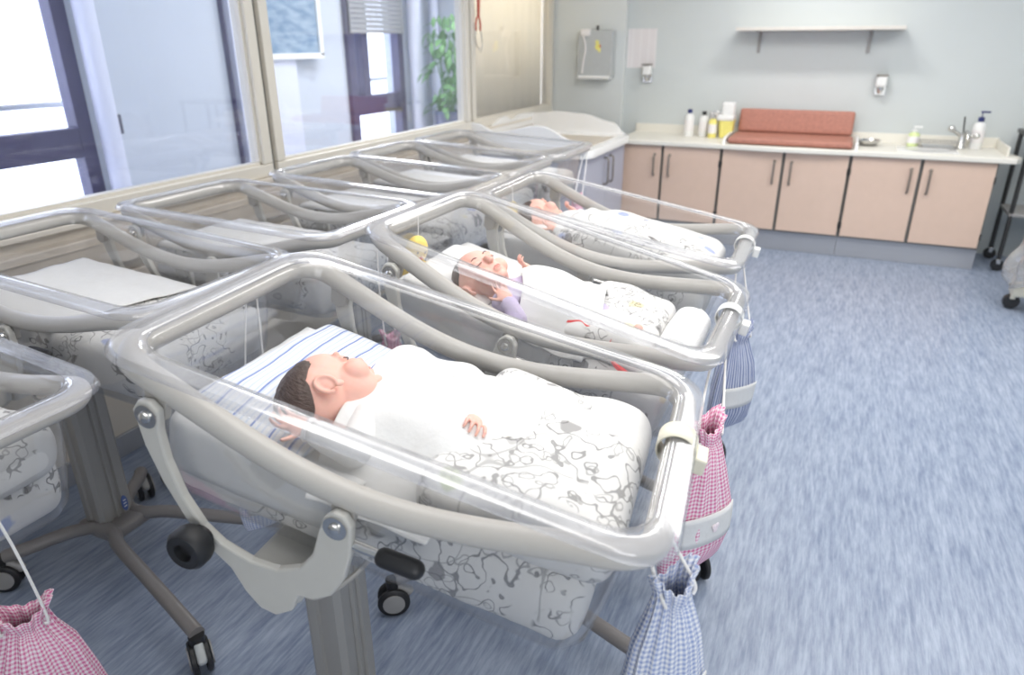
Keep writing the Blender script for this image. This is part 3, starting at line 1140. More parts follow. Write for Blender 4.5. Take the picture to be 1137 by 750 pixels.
# ------------------------------------------------------------------ bath and changing unit by the window wall
bu = empty('baby_bath_unit', (-2.14, -0.62, 0))
tag(bu, 'lilac-grey baby bath cabinet with white wavy rim, near the corner', 'bath unit')
m = MB(); m.box((0.0, 0.0, 0.48), (0.86, 1.06, 0.74), bevel=0.004)
m.build('cabinet_body', GREYCAB, bu, smooth=False)
m = MB(); m.box((0.0, 0.0, 0.055), (0.8, 1.0, 0.11)); m.build('plinth', PLINTH, bu, smooth=False)
for s in (-1, 1):
    m = MB(); m.box((0.437, s * 0.262, 0.485), (0.02, 0.515, 0.72), bevel=0.003)
    dr = m.build('door', GREYCAB, bu, smooth=False)
    m = MB()
    yy = s * 0.07
    m.tube(catmull([(0.447, yy, 0.80), (0.48, yy, 0.79), (0.483, yy, 0.70), (0.48, yy, 0.60), (0.447, yy, 0.59)], 6), 0.008, 8)
    m.build('handle', HANDLE, dr)
m = MB()
ro = rrect(0.98, 1.22, 0.14, 8, 8)
ri = rrect(0.80, 1.00, 0.10, 8, 8)
seq = [(ro, 0.855), (ro, 0.90), (rrect(0.965, 1.205, 0.135, 8, 8), 0.912), (rrect(0.82, 1.02, 0.105, 8, 8), 0.914), (ri, 0.905), (rrect(0.74, 0.94, 0.1, 8, 8), 0.875)]
m.loft([[Vector((p.x, p.y, z)) for p in r] for r, z in seq])
m.build('bath_top', BATHW, bu)
m = MB(); m.rbox((0.02, 0.02, 0.888), (0.72, 0.90, 0.03), 0.014, (10, 10, 3)); m.build('changing_pad', BATHP, bu)


def wavy(name, x0, x1, hfun, thick, M):
    m_ = MB()
    outline = []
    n = 40
    for k in range(n + 1):
        s = k / n
        outline.append((x0 + (x1 - x0) * s, hfun(s)))
    outline += [(x1, 0.0), (x0, 0.0)]
    m_.prism(outline, -thick / 2, thick / 2)
    return m_.build(name, BATHW, bu, M, smooth=False, bevel=0.006)


def smooth_pts(pts):
    def f(s_):
        for (a, za), (b_, zb) in zip(pts, pts[1:]):
            if s_ <= b_:
                t = (s_ - a) / (b_ - a)
                return za + (zb - za) * (0.5 - 0.5 * math.cos(PI * t))
        return pts[-1][1]
    return f


wavy('wavy_guard', -0.485, 0.475, smooth_pts([(0, 0.185), (0.06, 0.18), (0.22, 0.125), (0.60, 0.185), (0.92, 0.08), (1.0, 0.01)]), 0.03, TR(0, -0.592, 0.90))
wavy('wavy_guard', -0.58, 0.58, smooth_pts([(0, 0.11), (0.22, 0.12), (0.47, 0.185), (0.62, 0.145), (0.80, 0.175), (1.0, 0.165)]), 0.03, TR(-0.465, 0, 0.90) @ RZ(PI / 2))
wavy('wavy_guard', -0.46, 0.44, smooth_pts([(0, 0.165), (0.3, 0.185), (0.55, 0.17), (0.85, 0.11), (1.0, 0.01)]), 0.03, TR(0, 0.585, 0.90))

# ------------------------------------------------------------------ things at the right edge
ct = empty('equipment_cart', (1.42, 0.22, 0))
tag(ct, 'dark metal cart with a lower shelf beside the end cabinet', 'cart')
m = MB()
for (x, y) in ((-0.13, -0.12), (-0.13, 0.25), (0.4, -0.12), (0.4, 0.25)):
    m = MB(); m.tube([(x, y, 0.09), (x, y, 1.02)], 0.016, 10)
    m.build('post', DARKMET, ct)
m = MB(); m.box((0.135, 0.065, 0.44), (0.56, 0.40, 0.025), bevel=0.004); m.build('shelf', GREYP, ct, smooth=False)
m = MB(); m.box((0.135, 0.065, 1.02), (0.58, 0.42, 0.03), bevel=0.004); m.build('top_tray', DARKMET, ct, smooth=False)
for (x, y) in ((-0.13, -0.12), (-0.13, 0.25), (0.4, -0.12), (0.4, 0.25)):
    m = MB(); m.lathe([(0, -0.02), (0.043, -0.02), (0.045, -0.012), (0.045, 0.012), (0.043, 0.02), (0, 0.02)], 20, TR(x, y, 0.045) @ RX(PI / 2))
    w = m.build('caster', RUBBER, ct)
    m = MB(); m.box((x, y, 0.075), (0.03, 0.05, 0.04), bevel=0.004); m.build('fork', STEEL, w, smooth=False)
eq = empty('covered_equipment', (1.45, -0.85, 0))
tag(eq, 'cream wheeled base under a crumpled clear plastic cover', 'equipment')
m = MB(); m.rbox((0.02, 0, 0.135), (0.52, 0.16, 0.075), 0.02, (10, 6, 4)); m.build('wheeled_base', CREAM, eq)
for x in (-0.22, 0.24):
    m = MB(); m.lathe([(0, -0.022), (0.046, -0.022), (0.05, -0.014), (0.05, 0.014), (0.046, 0.022), (0, 0.022)], 20, TR(x, 0, 0.05) @ RX(PI / 2))
    w = m.build('caster', RUBBER, eq)
    m = MB(); m.box((x, 0, 0.085), (0.03, 0.055, 0.03), bevel=0.004); m.build('fork', CREAM, w, smooth=False)
m = MB(); m.lathe([(0.03, 0.17), (0.03, 0.6), (0.06, 0.62), (0.06, 0.9), (0, 0.9)], 16, TR(0.1, 0, 0)); m.build('post', GREYP, eq)


def film(s, t):
    a = 2 * PI * s
    z = 0.19 + 0.78 * t
    r = 0.33 - 0.19 * t + 0.02 * math.sin(9 * a + 3 * t) + 0.03 * noise.noise(Vector((3 * math.cos(a), 3 * math.sin(a), 6 * t)))
    return Vector((0.04 + r * math.cos(a), r * 0.8 * math.sin(a), z + 0.03 * math.sin(5 * a)))


m = MB(); m.grid(64, 24, film); m.build('plastic_cover', PLASTICBAG, eq, solid=0.0015)

# ------------------------------------------------------------------ the bassinet
BL, BW = 0.873, 0.529
RAD = 0.0215
TUB = {'rail', 'tub', 'side_bracket', 'cradle', 'tilt_handle', 'tilt_knob', 'rail_tab'}


def sag(x):
    s = min(abs(x) / (BL / 2 - 0.03), 1.0)
    return -0.083 * (math.cos(PI / 2 * s) ** 1.25)


def rail_pts():
    out = []
    for p in rrect(BL, BW, 0.065, 8, 22):
        side = abs(p.y) > BW / 2 - 0.066
        w = max(0.0, min(1.0, (abs(p.y) - (BW / 2 - 0.065)) / 0.05))
        w = w * w * (3 - 2 * w)
        out.append(Vector((p.x, p.y, sag(p.x) * w if side else 0.0)))
    return out


def tubM(zr, pitch):
    return TR(0, 0, zr) @ RY(R(pitch))


def caster(x, y, ang, root, brake):
    m = MB()
    Mx = TR(x, y, 0) @ RZ(ang)
    for s in (-1, 1):
        m.lathe([(0, -0.008), (0.046, -0.008), (0.05, -0.004), (0.05, 0.006), (0.045, 0.010), (0, 0.010)], 24, Mx @ TR(0, s * 0.019, 0.05) @ RX(PI / 2))
    w = m.build('caster', RUBBER, root)
    m = MB()
    for s in (-1, 1):
        m.lathe([(0, -0.002), (0.034, -0.002), (0.034, 0.002), (0, 0.002)], 20, Mx @ TR(0, s * 0.0305, 0.05) @ RX(PI / 2))
    m.build('hub_cap', GREYP, w)
    m = MB(); m.rbox((0, 0, 0), (0.075, 0.026, 0.03), 0.011, (6, 4, 4)); m.xf(Mx @ TR(0.028, 0, 0.088) @ RY(R(35)))
    m.build('brake_lever', DISPG if brake else GREYP, w)
    m = MB(); m.lathe([(0, 0.09), (0.02, 0.09), (0.022, 0.125), (0, 0.127)], 16, Mx); m.build('swivel', RUBBER, w)
    return w


def make_bassinet():
    root = empty('bassinet', (0, 0, 0))
    T0 = tubM(1.1, 12)
    m = MB(); m.tube(rail_pts(), RAD, 16, loop=True)
    m.build('rail', RAIL, root, T0)
    # acrylic shell: lip on the rail, near-vertical walls, flat floor
    prof = [(0.030, 0.012, 0.08), (0.024, 0.0245, 0.08), (0.004, 0.027, 0.075), (-0.014, 0.024, 0.07), (-0.022, 0.012, 0.065), (-0.026, -0.02, 0.06), (-0.030, -0.08, 0.06), (-0.035, -0.17, 0.06), (-0.042, -0.25, 0.06), (-0.056, -0.276, 0.05), (-0.09, -0.284, 0.04)]
    m = MB()
    m.loft([[Vector((p.x, p.y, z)) for p in rrect(BL + 2 * g, BW + 2 * g, r, 7, 10)] for g, z, r in prof[3:]], cap0=False, cap1=True)
    tub = m.build('tub', ACRYL, root, T0, solid=0.003)
    m = MB()
    m.loft([[Vector((p.x, p.y, z)) for p in rrect(BL + 2 * g, BW + 2 * g, r, 7, 10)] for g, z, r in prof[:4]], cap0=False, cap1=False)
    m.build('tub_lip', ACRYL_LIP, tub, solid=0.0045)
    # side brackets: a U shaped plate from the head screw to the middle screw, hanging on two tabs
    for s in (-1, 1):
        y = s * (BW / 2 + 0.024)
        a = [(-0.372, -0.055), (-0.362, -0.035), (-0.342, -0.03), (-0.324, -0.042), (-0.322, -0.08), (-0.308, -0.13), (-0.278, -0.188), (-0.24, -0.232), (-0.205, -0.252), (-0.15, -0.262), (-0.10, -0.256),
             (-0.062, -0.232), (-0.042, -0.195), (-0.036, -0.145), (-0.03, -0.112), (-0.015, -0.095), (0.004, -0.095), (0.018, -0.112), (0.022, -0.165), (0.016, -0.22), (-0.002, -0.262), (-0.03, -0.285), (-0.058, -0.292), (-0.066, -0.330), (-0.095, -0.356), (-0.125, -0.355),
             (-0.155, -0.332), (-0.185, -0.295), (-0.225, -0.272), (-0.272, -0.232), (-0.318, -0.172), (-0.35, -0.115)]
        m = MB(); m.prism([(x, z) for x, z in a], y - 0.008, y + 0.008)
        br = m.build('side_bracket', BRACKET, root, T0, smooth=False, bevel=0.004)
        for (x, z) in ((-0.345, -0.058), (-0.008, -0.122)):
            m = MB(); m.lathe([(0, 0), (0.0105, 0), (0.009, 0.006), (0.004, 0.008), (0, 0.008)], 14, TR(x, y + s * 0.009, z) @ RX(-s * PI / 2))
            m.lathe([(0, 0), (0.02, 0), (0.02, 0.002), (0, 0.002)], 18, TR(x, y + s * 0.0085, z) @ RX(-s * PI / 2))
            m.build('screw', STEEL, br)
        for (x, z) in ((-0.345, -0.058), (-0.008, -0.122)):
            yy = s * (BW / 2 + 0.007)
            m = MB()
            m.prism([(x - 0.022, z + 0.042), (x + 0.022, z + (0.022 if x < -0.1 else 0.042)), (x + 0.018, z - 0.012), (x, z - 0.022), (x - 0.018, z - 0.012)], yy - 0.007, yy + 0.008)
            m.build('rail_tab', TAB, root, T0, smooth=False, bevel=0.003)
    # cradle under the tub
    m = MB()
    m.box((-0.12, 0, -0.318), (0.11, BW + 0.024, 0.05), bevel=0.012)
    m.box((-0.14, 0, -0.298), (0.40, 0.06, 0.025), bevel=0.006)
    m.build('cradle', BRACKET, root, T0, smooth=False)
    m = MB()
    yk = -(BW / 2 + 0.032)
    rr = [(0, 0), (0.02, 0), (0.02, 0.012), (0.033, 0.014), (0.036, 0.022), (0.036, 0.04), (0.03, 0.048), (0.016, 0.048), (0.014, 0.036), (0, 0.036)]
    m.lathe(rr, 24, TR(-0.238, yk, -0.248) @ RX(PI / 2))
    m.build('tilt_knob', RUBBER, root, T0)
    m = MB(); m.tube(catmull([(-0.06, -0.20, -0.31), (-0.04, -0.27, -0.29), (-0.02, -0.276, -0.20), (0.0, -0.284, -0.156), (0.04, -0.285, -0.150), (0.09, -0.285, -0.150)], 6), 0.008, 10)
    th = m.build('tilt_handle', STEEL, root, T0)
    m = MB(); m.cap((0.072, -0.285, -0.151), (0.122, -0.285, -0.149), 0.0155, 0.0155); m.build('grip', RUBBER, th)
    # column with grooves
    cx = -0.26
    hx, hy = 0.045, 0.062
    outl = [(-hx, -hy + 0.012), (-hx + 0.012, -hy), (-0.012, -hy), (-0.008, -hy + 0.006), (0.008, -hy + 0.006), (0.012, -hy), (hx - 0.012, -hy), (hx, -hy + 0.012), (hx, -0.022), (hx - 0.007, -0.018), (hx - 0.007, -0.008), (hx, -0.004), (hx, 0.004), (hx - 0.007, 0.008), (hx - 0.007, 0.018), (hx, 0.022),
            (hx, hy - 0.012), (hx - 0.012, hy), (-hx + 0.012, hy), (-hx, hy - 0.012)]
    m = MB(); m.loft([[Vector((cx + x, y, z)) for x, y in outl] for z in (0.115, 0.73)])
    cl = m.build('column', COLUMN, root, smooth=False)
    m = MB(); m.lathe([(0, 0), (0.5, 0), (0.5, 1), (0, 1)], 24, TR(cx + hx, 0.028, 0.2) @ Matrix.Diagonal((0.004, 0.022, 0.06, 1)) @ TR(0, 0, 0) @ RY(PI / 2))
    m.build('badge', BADGE, cl, smooth=False)
    m = MB()
    for k in range(3):
        m.box((cx + hx + 0.0045, 0.028, 0.188 + 0.012 * k), (0.001, 0.010, 0.003))
    m.build('badge_marks', WHITEP, cl, smooth=False)
    m = MB(); m.box((cx, 0, 0.70), (0.075, 0.10, 0.12), bevel=0.006); m.box((cx + 0.07, 0, 0.765), (0.24, 0.09, 0.06), bevel=0.012)
    m.build('column_head', TAB, root, smooth=False)
    m = MB(); m.tube(catmull([(cx + 0.02, -0.05, 0.72), (cx + 0.03, -0.14, 0.70), (cx + 0.06, -0.15, 0.685), (cx + 0.12, -0.12, 0.72), (cx + 0.16, -0.05, 0.76)], 6), 0.006, 8)
    m.build('release_loop', TAB, root)
    # base: two bent tubes
    for s in (-1, 1):
        m = MB()
        pts = [(-0.43, s * 0.265, 0.125), (-0.38, s * 0.21, 0.135), (-0.32, s * 0.12, 0.145), (-0.25, s * 0.062, 0.15), (-0.17, s * 0.062, 0.15), (-0.10, s * 0.10, 0.148), (0.10, s * 0.165, 0.138), (0.40, s * 0.265, 0.125)]
        m.tube(catmull(pts, 6), 0.022, 12)
        m.build('base_tube', BASE, root)
    m = MB(); m.rbox((cx + 0.02, 0, 0.14), (0.17, 0.16, 0.045), 0.014, (8, 8, 4)); m.build('base_block', BASE, root)
    caster(-0.44, -0.27, 0.6, root, False)
    caster(-0.44, 0.27, -0.5, root, False)
    caster(0.40, -0.27, -0.6, root, True)
    caster(0.40, 0.27, 2.2, root, True)
    return root


SP = {   # name: (x, y, rim height, yaw, pitch)
    'F1': (-.588, -5.304, 1.111, R(6.2), 12.5), 'F2': (-.606, -4.588, 1.11, 0, 13.3), 'F3': (-.666, -3.845, 1.08, R(1.1), 9.8),
    'W0': (-1.71, -5.735, 1.06, 0, 6.0), 'W1': (-1.83, -5.01, 1.10, R(1.0), 4.0), 'W2': (-1.80, -4.36, 1.11, 0, 1.5), 'W3': (-1.75, -3.66, 1.11, 0, 2.0),
    'W4': (-1.78, -3.05, 1.105, 0, 2.5), 'W5': (-1.77, -2.445, 1.105, 0, 2.5)}
BLAB = {
    'F1': 'clear bassinet of the baby with the striped pillow, nearest in the front row',
    'F2': 'middle bassinet of the front row, with the baby and rolled towel',
    'F3': 'bassinet next to the pink cabinets, with the blue-patterned duvet',
    'W0': 'bassinet at the lower edge with a pink gingham bag, cut by the frame',
    'W1': 'empty clear bassinet under the window, beside the striped-pillow baby',
    'W2': 'second empty bassinet under the window, below the window mullion',
    'W3': 'third empty bassinet along the window wall, behind the mullion',
    'W4': 'fourth empty bassinet along the window wall, one before the bath unit',
    'W5': 'empty bassinet standing directly before the white wavy bath unit'}


def WM(k):
    """world matrix of a bassinet's tub frame"""
    x, y, z, yaw, p = SP[k]
    return TR(x, y, z) @ RZ(yaw) @ RY(R(p))


proto = make_bassinet()
BAS = {}
for i, k in enumerate(SP):
    o = proto if i == 0 else copy_tree(proto)
    x, y, z, yaw, p = SP[k]
    o.matrix_world = TR(x, y, 0) @ RZ(yaw)
    tag(o, BLAB[k], 'bassinet', 'hospital bassinets')
    for ch in o.children:
        if ch.name.split('.')[0] in TUB:
            ch.matrix_local = tubM(z, p)
    BAS[k] = o

# ------------------------------------------------------------------ mattresses


def wr(p, amp, fr, seed):
    return amp * noise.noise(Vector((p.x * fr + seed, p.y * fr, p.z * fr)))


MZ0, MZ1 = -0.275, -0.128       # underside and top of the mattress in the tub frame


def mattress_mesh():
    m = MB()

    def fn(o, q):
        cr = 0.010 * (1 - q.x ** 2) * (1 - q.y ** 2)
        o = o.copy()
        if q.z > 0:
            o.z += cr + wr(o, 0.004, 14, 3)
        o += Vector((0, wr(o, 0.004, 18, 7), 0))
        return o
    m.rbox((-0.002, 0, (MZ0 + MZ1) / 2), (0.765, 0.425, MZ1 - MZ0), 0.042, (30, 20, 8), fn)
    return m


mat0 = mattress_mesh().build('mattress', PRINT)
MLAB = {
    'F1': 'doodle-printed mattress under the baby with the striped pillow', 'F2': 'doodle-printed mattress in the middle bassinet of the front row',
    'F3': 'doodle-printed mattress in the bassinet next to the pink cabinets', 'W0': 'doodle-printed mattress in the bassinet cut by the lower edge',
    'W1': 'doodle-printed mattress with white sheet in the nearest bassinet under the window', 'W2': 'printed mattress in the bassinet below the window mullion',
    'W3': 'printed mattress in the bassinet just behind the window mullion', 'W4': 'printed mattress in the fourth bassinet along the window wall',
    'W5': 'printed mattress in the bassinet before the bath unit'}
for i, k in enumerate(SP):
    o = mat0 if i == 0 else mat0.copy()
    if i:
        COL.objects.link(o)
    o.matrix_world = WM(k)
    tag(o, MLAB[k], 'mattress', 'printed mattresses')

# white draw sheets over the head half
def sheet_mesh(x0, x1, skew, drop, seed):
    m = MB()

    def fn(s, t):
        yy = -0.5 + t
        w = 0.424
        u = yy * (w + 2 * drop)
        x = x0 + (x1 - x0 + skew * yy) * s
        top = MZ1 + 0.016 * (1 - (2 * yy) ** 2 * 0.3)
        if abs(u) <= w / 2 - 0.02:
            y, z = u, top
        else:
            e = abs(u) - (w / 2 - 0.02)
            sg = 1 if u > 0 else -1
            a = min(e / 0.03, 1) * PI / 2
            y = sg * (w / 2 - 0.02 + 0.02 * math.sin(a))
            z = top - 0.02 * (1 - math.cos(a)) - max(0, e - 0.03)
        p = Vector((x, y, z))
        p.z += 0.004 * noise.noise(Vector((x * 16, y * 16, seed)))
        return p
    m.grid(26, 44, fn)
    return m


SLAB = {
    'W1': 'white sheet over the mattress in the nearest bassinet under the window', 'W2': 'white sheet in the bassinet below the window mullion',
    'W3': 'white sheet in the bassinet just behind the window mullion', 'W4': 'white sheet in the fourth bassinet along the window wall',
    'W5': 'white sheet in the bassinet before the bath unit', 'F1': 'white sheet under the striped pillow, hanging over the mattress side',
    'F2': 'white sheet under the baby in the middle front bassinet', 'F3': 'white sheet in the bassinet next to the pink cabinets', 'W0': 'white sheet in the bassinet cut by the lower edge'}
for k in SP:
    if k == 'F1':
        m = sheet_mesh(-0.375, 0.0, 0.05, 0.095, 5)
    elif k in ('F2', 'F3'):
        m = sheet_mesh(-0.375, 0.10, 0.05, 0.095, 6)
    elif k == 'W0':
        m = sheet_mesh(-0.37, -0.02, 0.0, 0.0, 2)
    else:
        m = sheet_mesh(-0.35, 0.10, 0.10, 0.0, list(SP).index(k) * 1.7)
    o = m.build('draw_sheet', COTTON, None, WM(k), solid=0.003, offset=1)
    tag(o, SLAB[k], 'sheet', 'white draw sheets')

# ------------------------------------------------------------------ duvets, pillows, blankets


def duvet(k, c, s, r, mat, lab, hump=0.03, seed=1, rotz=0.0, amp=0.016):
    m = MB()

    def fn(o, q):
        o = o.copy()
        if q.z > -0.2:
            o.z += hump * math.exp(-(q.x * 1.0) ** 2 - (q.y * 1.1) ** 2)
        o.z += wr(o, amp, 9, seed) * (0.5 + 0.5 * q.z)
        o.y += wr(o, amp * 0.5, 11, seed + 5)
        o.z += 0.006 * math.sin(30 * (o.x * 0.8 + o.y * 0.6) + 4 * noise.noise(o * 6)) * max(q.z, 0)
        return o
    m.rbox((0, 0, 0), s, r, (30, 26, 10), fn)
    return tag(m.build('duvet', mat, None, WM(k) @ TR(*c) @ RZ(rotz), subsurf=1), lab, 'duvet')


duvet('F1', (0.232, 0.0, -0.095), (0.335, 0.43, 0.10), 0.046, PRINT2, 'puffy doodle-printed duvet bunched at the foot of the nearest front bassinet', 0.035, 1)
duvet('F2', (0.185, 0.0, -0.10), (0.24, 0.37, 0.08), 0.038, PRINT2, 'doodle-printed duvet behind the rolled towel in the middle front bassinet', 0.03, 8)
duvet('W0', (0.255, 0.0, -0.112), (0.30, 0.42, 0.12), 0.05, PRINT2, 'doodle-printed duvet in the bassinet cut by the lower edge', 0.02, 15)
BLUEPRINT = print_mat('blue_print_duvet', 0.6, 5.1, -0.03, 0.8, True)
duvet('F3', (0.10, 0.0, -0.09), (0.56, 0.40, 0.10), 0.046, BLUEPRINT, 'duvet with blue printed spots in the bassinet next to the pink cabinets', 0.045, 12)


def pillow(k, c, s, mat, lab, rz=0.0, seed=0):
    m = MB()

    def fn(o, q):
        o = o.copy()
        t = (1 - abs(q.x) ** 3) * (1 - abs(q.y) ** 3)
        o.z *= 0.35 + 0.75 * t
        o.z += wr(o, 0.004, 12, seed)
        return o
    m.rbox((0, 0, 0), s, s[2] * 0.45, (18, 18, 6), fn)
    return tag(m.build('pillow', mat, None, WM(k) @ TR(*c) @ RZ(rz), subsurf=1), lab, 'pillow')


pillow('F1', (-0.235, 0.012, -0.106), (0.26, 0.41, 0.042), STRIPE, 'blue-striped pillow under the dark-haired baby', R(-6), 2)
pillow('F2', (-0.255, -0.03, -0.106), (0.24, 0.34, 0.042), COTTON, 'plain white pillow in the middle front bassinet', R(4), 5)
pillow('F3', (-0.285, 0.0, -0.108), (0.20, 0.36, 0.036), COTTON, 'plain white pillow in the bassinet next to the pink cabinets', 0, 8)


def blanket(k, fnout, hfun, lab, seed, nx=54, ny=54, mat=COTTON):
    m = MB()

    def fn(s, t):
        x, y = fnout(s, t)
        z = hfun(x, y)
        p = Vector((x, y, z))
        e = min(s, 1 - s, t, 1 - t)
        z += 0.009 * noise.noise(Vector((x * 13, y * 13, seed))) + 0.006 * math.sin(26 * (x * 0.7 - y) + 5 * noise.noise(Vector((x * 5, y * 5, seed + 3))))
        return Vector((x, y, z))
    m.grid(nx, ny, fn)
    return tag(m.build('blanket', mat, None, WM(k), solid=0.006, offset=1, subsurf=1), lab, 'blanket')


def hump(x, y, cx, cy, sx, sy, h, base):
    return base + h * math.exp(-abs((x - cx) / sx) ** 3 - abs((y - cy) / sy) ** 3)


def f1_out(s, t):
    x0 = -0.115 + 0.02 * math.sin(3 * t)
    y = -0.235 + 0.44 * t
    x1 = 0.115 + 0.10 * math.exp(-((y - 0.0) / 0.11) ** 2) + 0.01 * math.sin(9 * t)
    x0 = -0.10 - 0.02 * math.sin(PI * t) - 0.015 * t
    return x0 + (x1 - x0) * s, y


def f1_h(x, y):
    z = hump(x, y, 0.01, 0.03, 0.20, 0.165, 0.070, -0.098)
    z += 0.014 * math.exp(-((x - 0.0) / 0.05) ** 2 - ((y + 0.1) / 0.06) ** 2)     # the forearm underneath
    if x > 0.0:       # rides up over the duvet
        t = min(x / 0.075, 1)
        t = t * t * (3 - 2 * t)
        z = z + (max(z, -0.013 - 1.1 * abs(y) ** 2.2 * 2.2) - z) * t
    if x < -0.05:     # edge that stands up behind the chin
        z += 0.018 * min((-0.05 - x) / 0.05, 1) * math.exp(-((y - 0.12) / 0.1) ** 2)
    if y < -0.17:
        z -= 0.7 * (-0.17 - y)
    return z


blanket('F1', f1_out, f1_h, 'white blanket over the dark-haired baby on the striped pillow', 1)


def f2_out(s, t):
    y = -0.215 + 0.32 * t
    x0 = -0.055 - 0.045 * max(0, math.sin(PI * (t - 0.25) / 0.75)) if t > 0.25 else -0.055 + 0.15 * (0.25 - t)
    x1 = 0.145 + 0.02 * math.sin(5 * t + 1)
    return x0 + (x1 - x0) * s, y


def f2_h(x, y):
    z = hump(x, y, 0.02, -0.05, 0.20, 0.135, 0.092, -0.105)
    if x > 0.05:
        z = max(z, -0.040 - 1.5 * (y + 0.03) ** 2 + 0.01 * math.cos(18 * x))
    return z - 0.8 * max(0, -0.16 - y)


blanket('F2', f2_out, f2_h, 'white blanket over the baby with lilac sleeves', 4)
# the rolled towel at the foot of the middle bassinet
tr_ = empty('rolled_towel', WM('F2') @ TR(0.352, 0.0, -0.07))
tag(tr_, 'thick white rolled towel standing across the foot of the middle front bassinet', 'towel')
m = MB()


def spiral_ring(y, grow):
    pts = []
    for k in range(28):
        a = 2 * PI * k / 28
        r = (0.05 + 0.002 * math.sin(3 * a)) * grow
        pts.append(Vector((r * math.cos(a), y, r * 0.95 * math.sin(a))))
    return pts


m.loft([spiral_ring(y, g) for y, g in ((-0.125, 0.3), (-0.125, 0.8), (-0.118, 0.97), (-0.07, 1.0), (0, 1.03), (0.07, 1.0), (0.118, 0.97), (0.125, 0.8), (0.125, 0.3))])
m.build('towel_roll', TOWEL, tr_)
m = MB()
sp = []
for k in range(60):
    a = 0.45 * k
    r = 0.006 + 0.00065 * k
    sp.append(Vector((r * math.cos(a), 0.127, r * 0.95 * math.sin(a))))
m.tube(sp, 0.0025, 6)
m.build('rolled_end', TOWEL, tr_)
# red ribbon along the near side of the middle bassinet
m = MB()
rb = catmull([(0.085, -0.165, -0.066), (0.115, -0.160, -0.058), (0.14, -0.168, -0.058), (0.17, -0.150, -0.050), (0.195, -0.150, -0.050), (0.205, -0.170, -0.058), (0.21, -0.193, -0.085), (0.235, -0.2, -0.11), (0.27, -0.203, -0.12), (0.31, -0.203, -0.13)], 10)
rings = []
for i_, p in enumerate(rb):
    w = 0.006 + 0.002 * math.sin(i_ * 0.35)
    rings.append([p + Vector((0, -w, 0.0)), p + Vector((0.002, -w * .5, 0.006)), p + Vector((0, w, 0.007)), p + Vector((0, w * .5, 0.001))])
m.loft(rings)
tag(m.build('red_ribbon', REDCORD, None, WM('F2')), 'red ribbon lying along the near side of the middle front bassinet', 'ribbon')

# ------------------------------------------------------------------ the babies


def head_frame(crown, face):
    z = Vector(crown).normalized()
    y = Vector(face); y = (y - z * y.dot(z)).normalized()
    x = y.cross(z)
    return Matrix((x, y, z)).transposed()


def finger(m, base, d, nrm, L, r, curl):
    d = d.normalized(); nrm = nrm.normalized()
    p = base
    ax = d.cross(nrm).normalized()
    for i_ in range(3):
        seg = L * (0.42, 0.32, 0.26)[i_]
        q = p + d * seg
        m.cap(p, q, r * (1.0, 0.92, 0.82)[i_], r * (0.92, 0.82, 0.72)[i_], 10)
        p = q
        d = Matrix.Rotation(-curl, 3, ax) @ d


def hand(m, wrist, d, palm_n, side, S=1.0, curl=0.5):
    """wrist point, finger direction, palm normal, side = +1 thumb on d x palm_n"""
    d = Vector(d).normalized(); n = Vector(palm_n); n = (n - d * n.dot(d)).normalized()
    lat = d.cross(n) * side
    w = Vector(wrist)
    Rm = Matrix((d, lat, n)).transposed()
    m.ell(w + d * 0.017 * S, (0.021 * S, 0.0175 * S, 0.0085 * S), Rm)
    for i_, (o_, L) in enumerate(((0.0125, 0.026), (0.0042, 0.029), (-0.0042, 0.027), (-0.0122, 0.021))):
        dd = d + lat * (o_ * 9)
        finger(m, w + d * 0.031 * S + lat * o_ * S * 1.08, dd, n, L * S, 0.0036 * S, curl + 0.06 * i_)
    finger(m, w + d * 0.010 * S + lat * 0.014 * S, d * 0.6 + lat * 0.8 - n * 0.0 + n * 0.25, n, 0.025 * S, 0.0042 * S, 0.25)


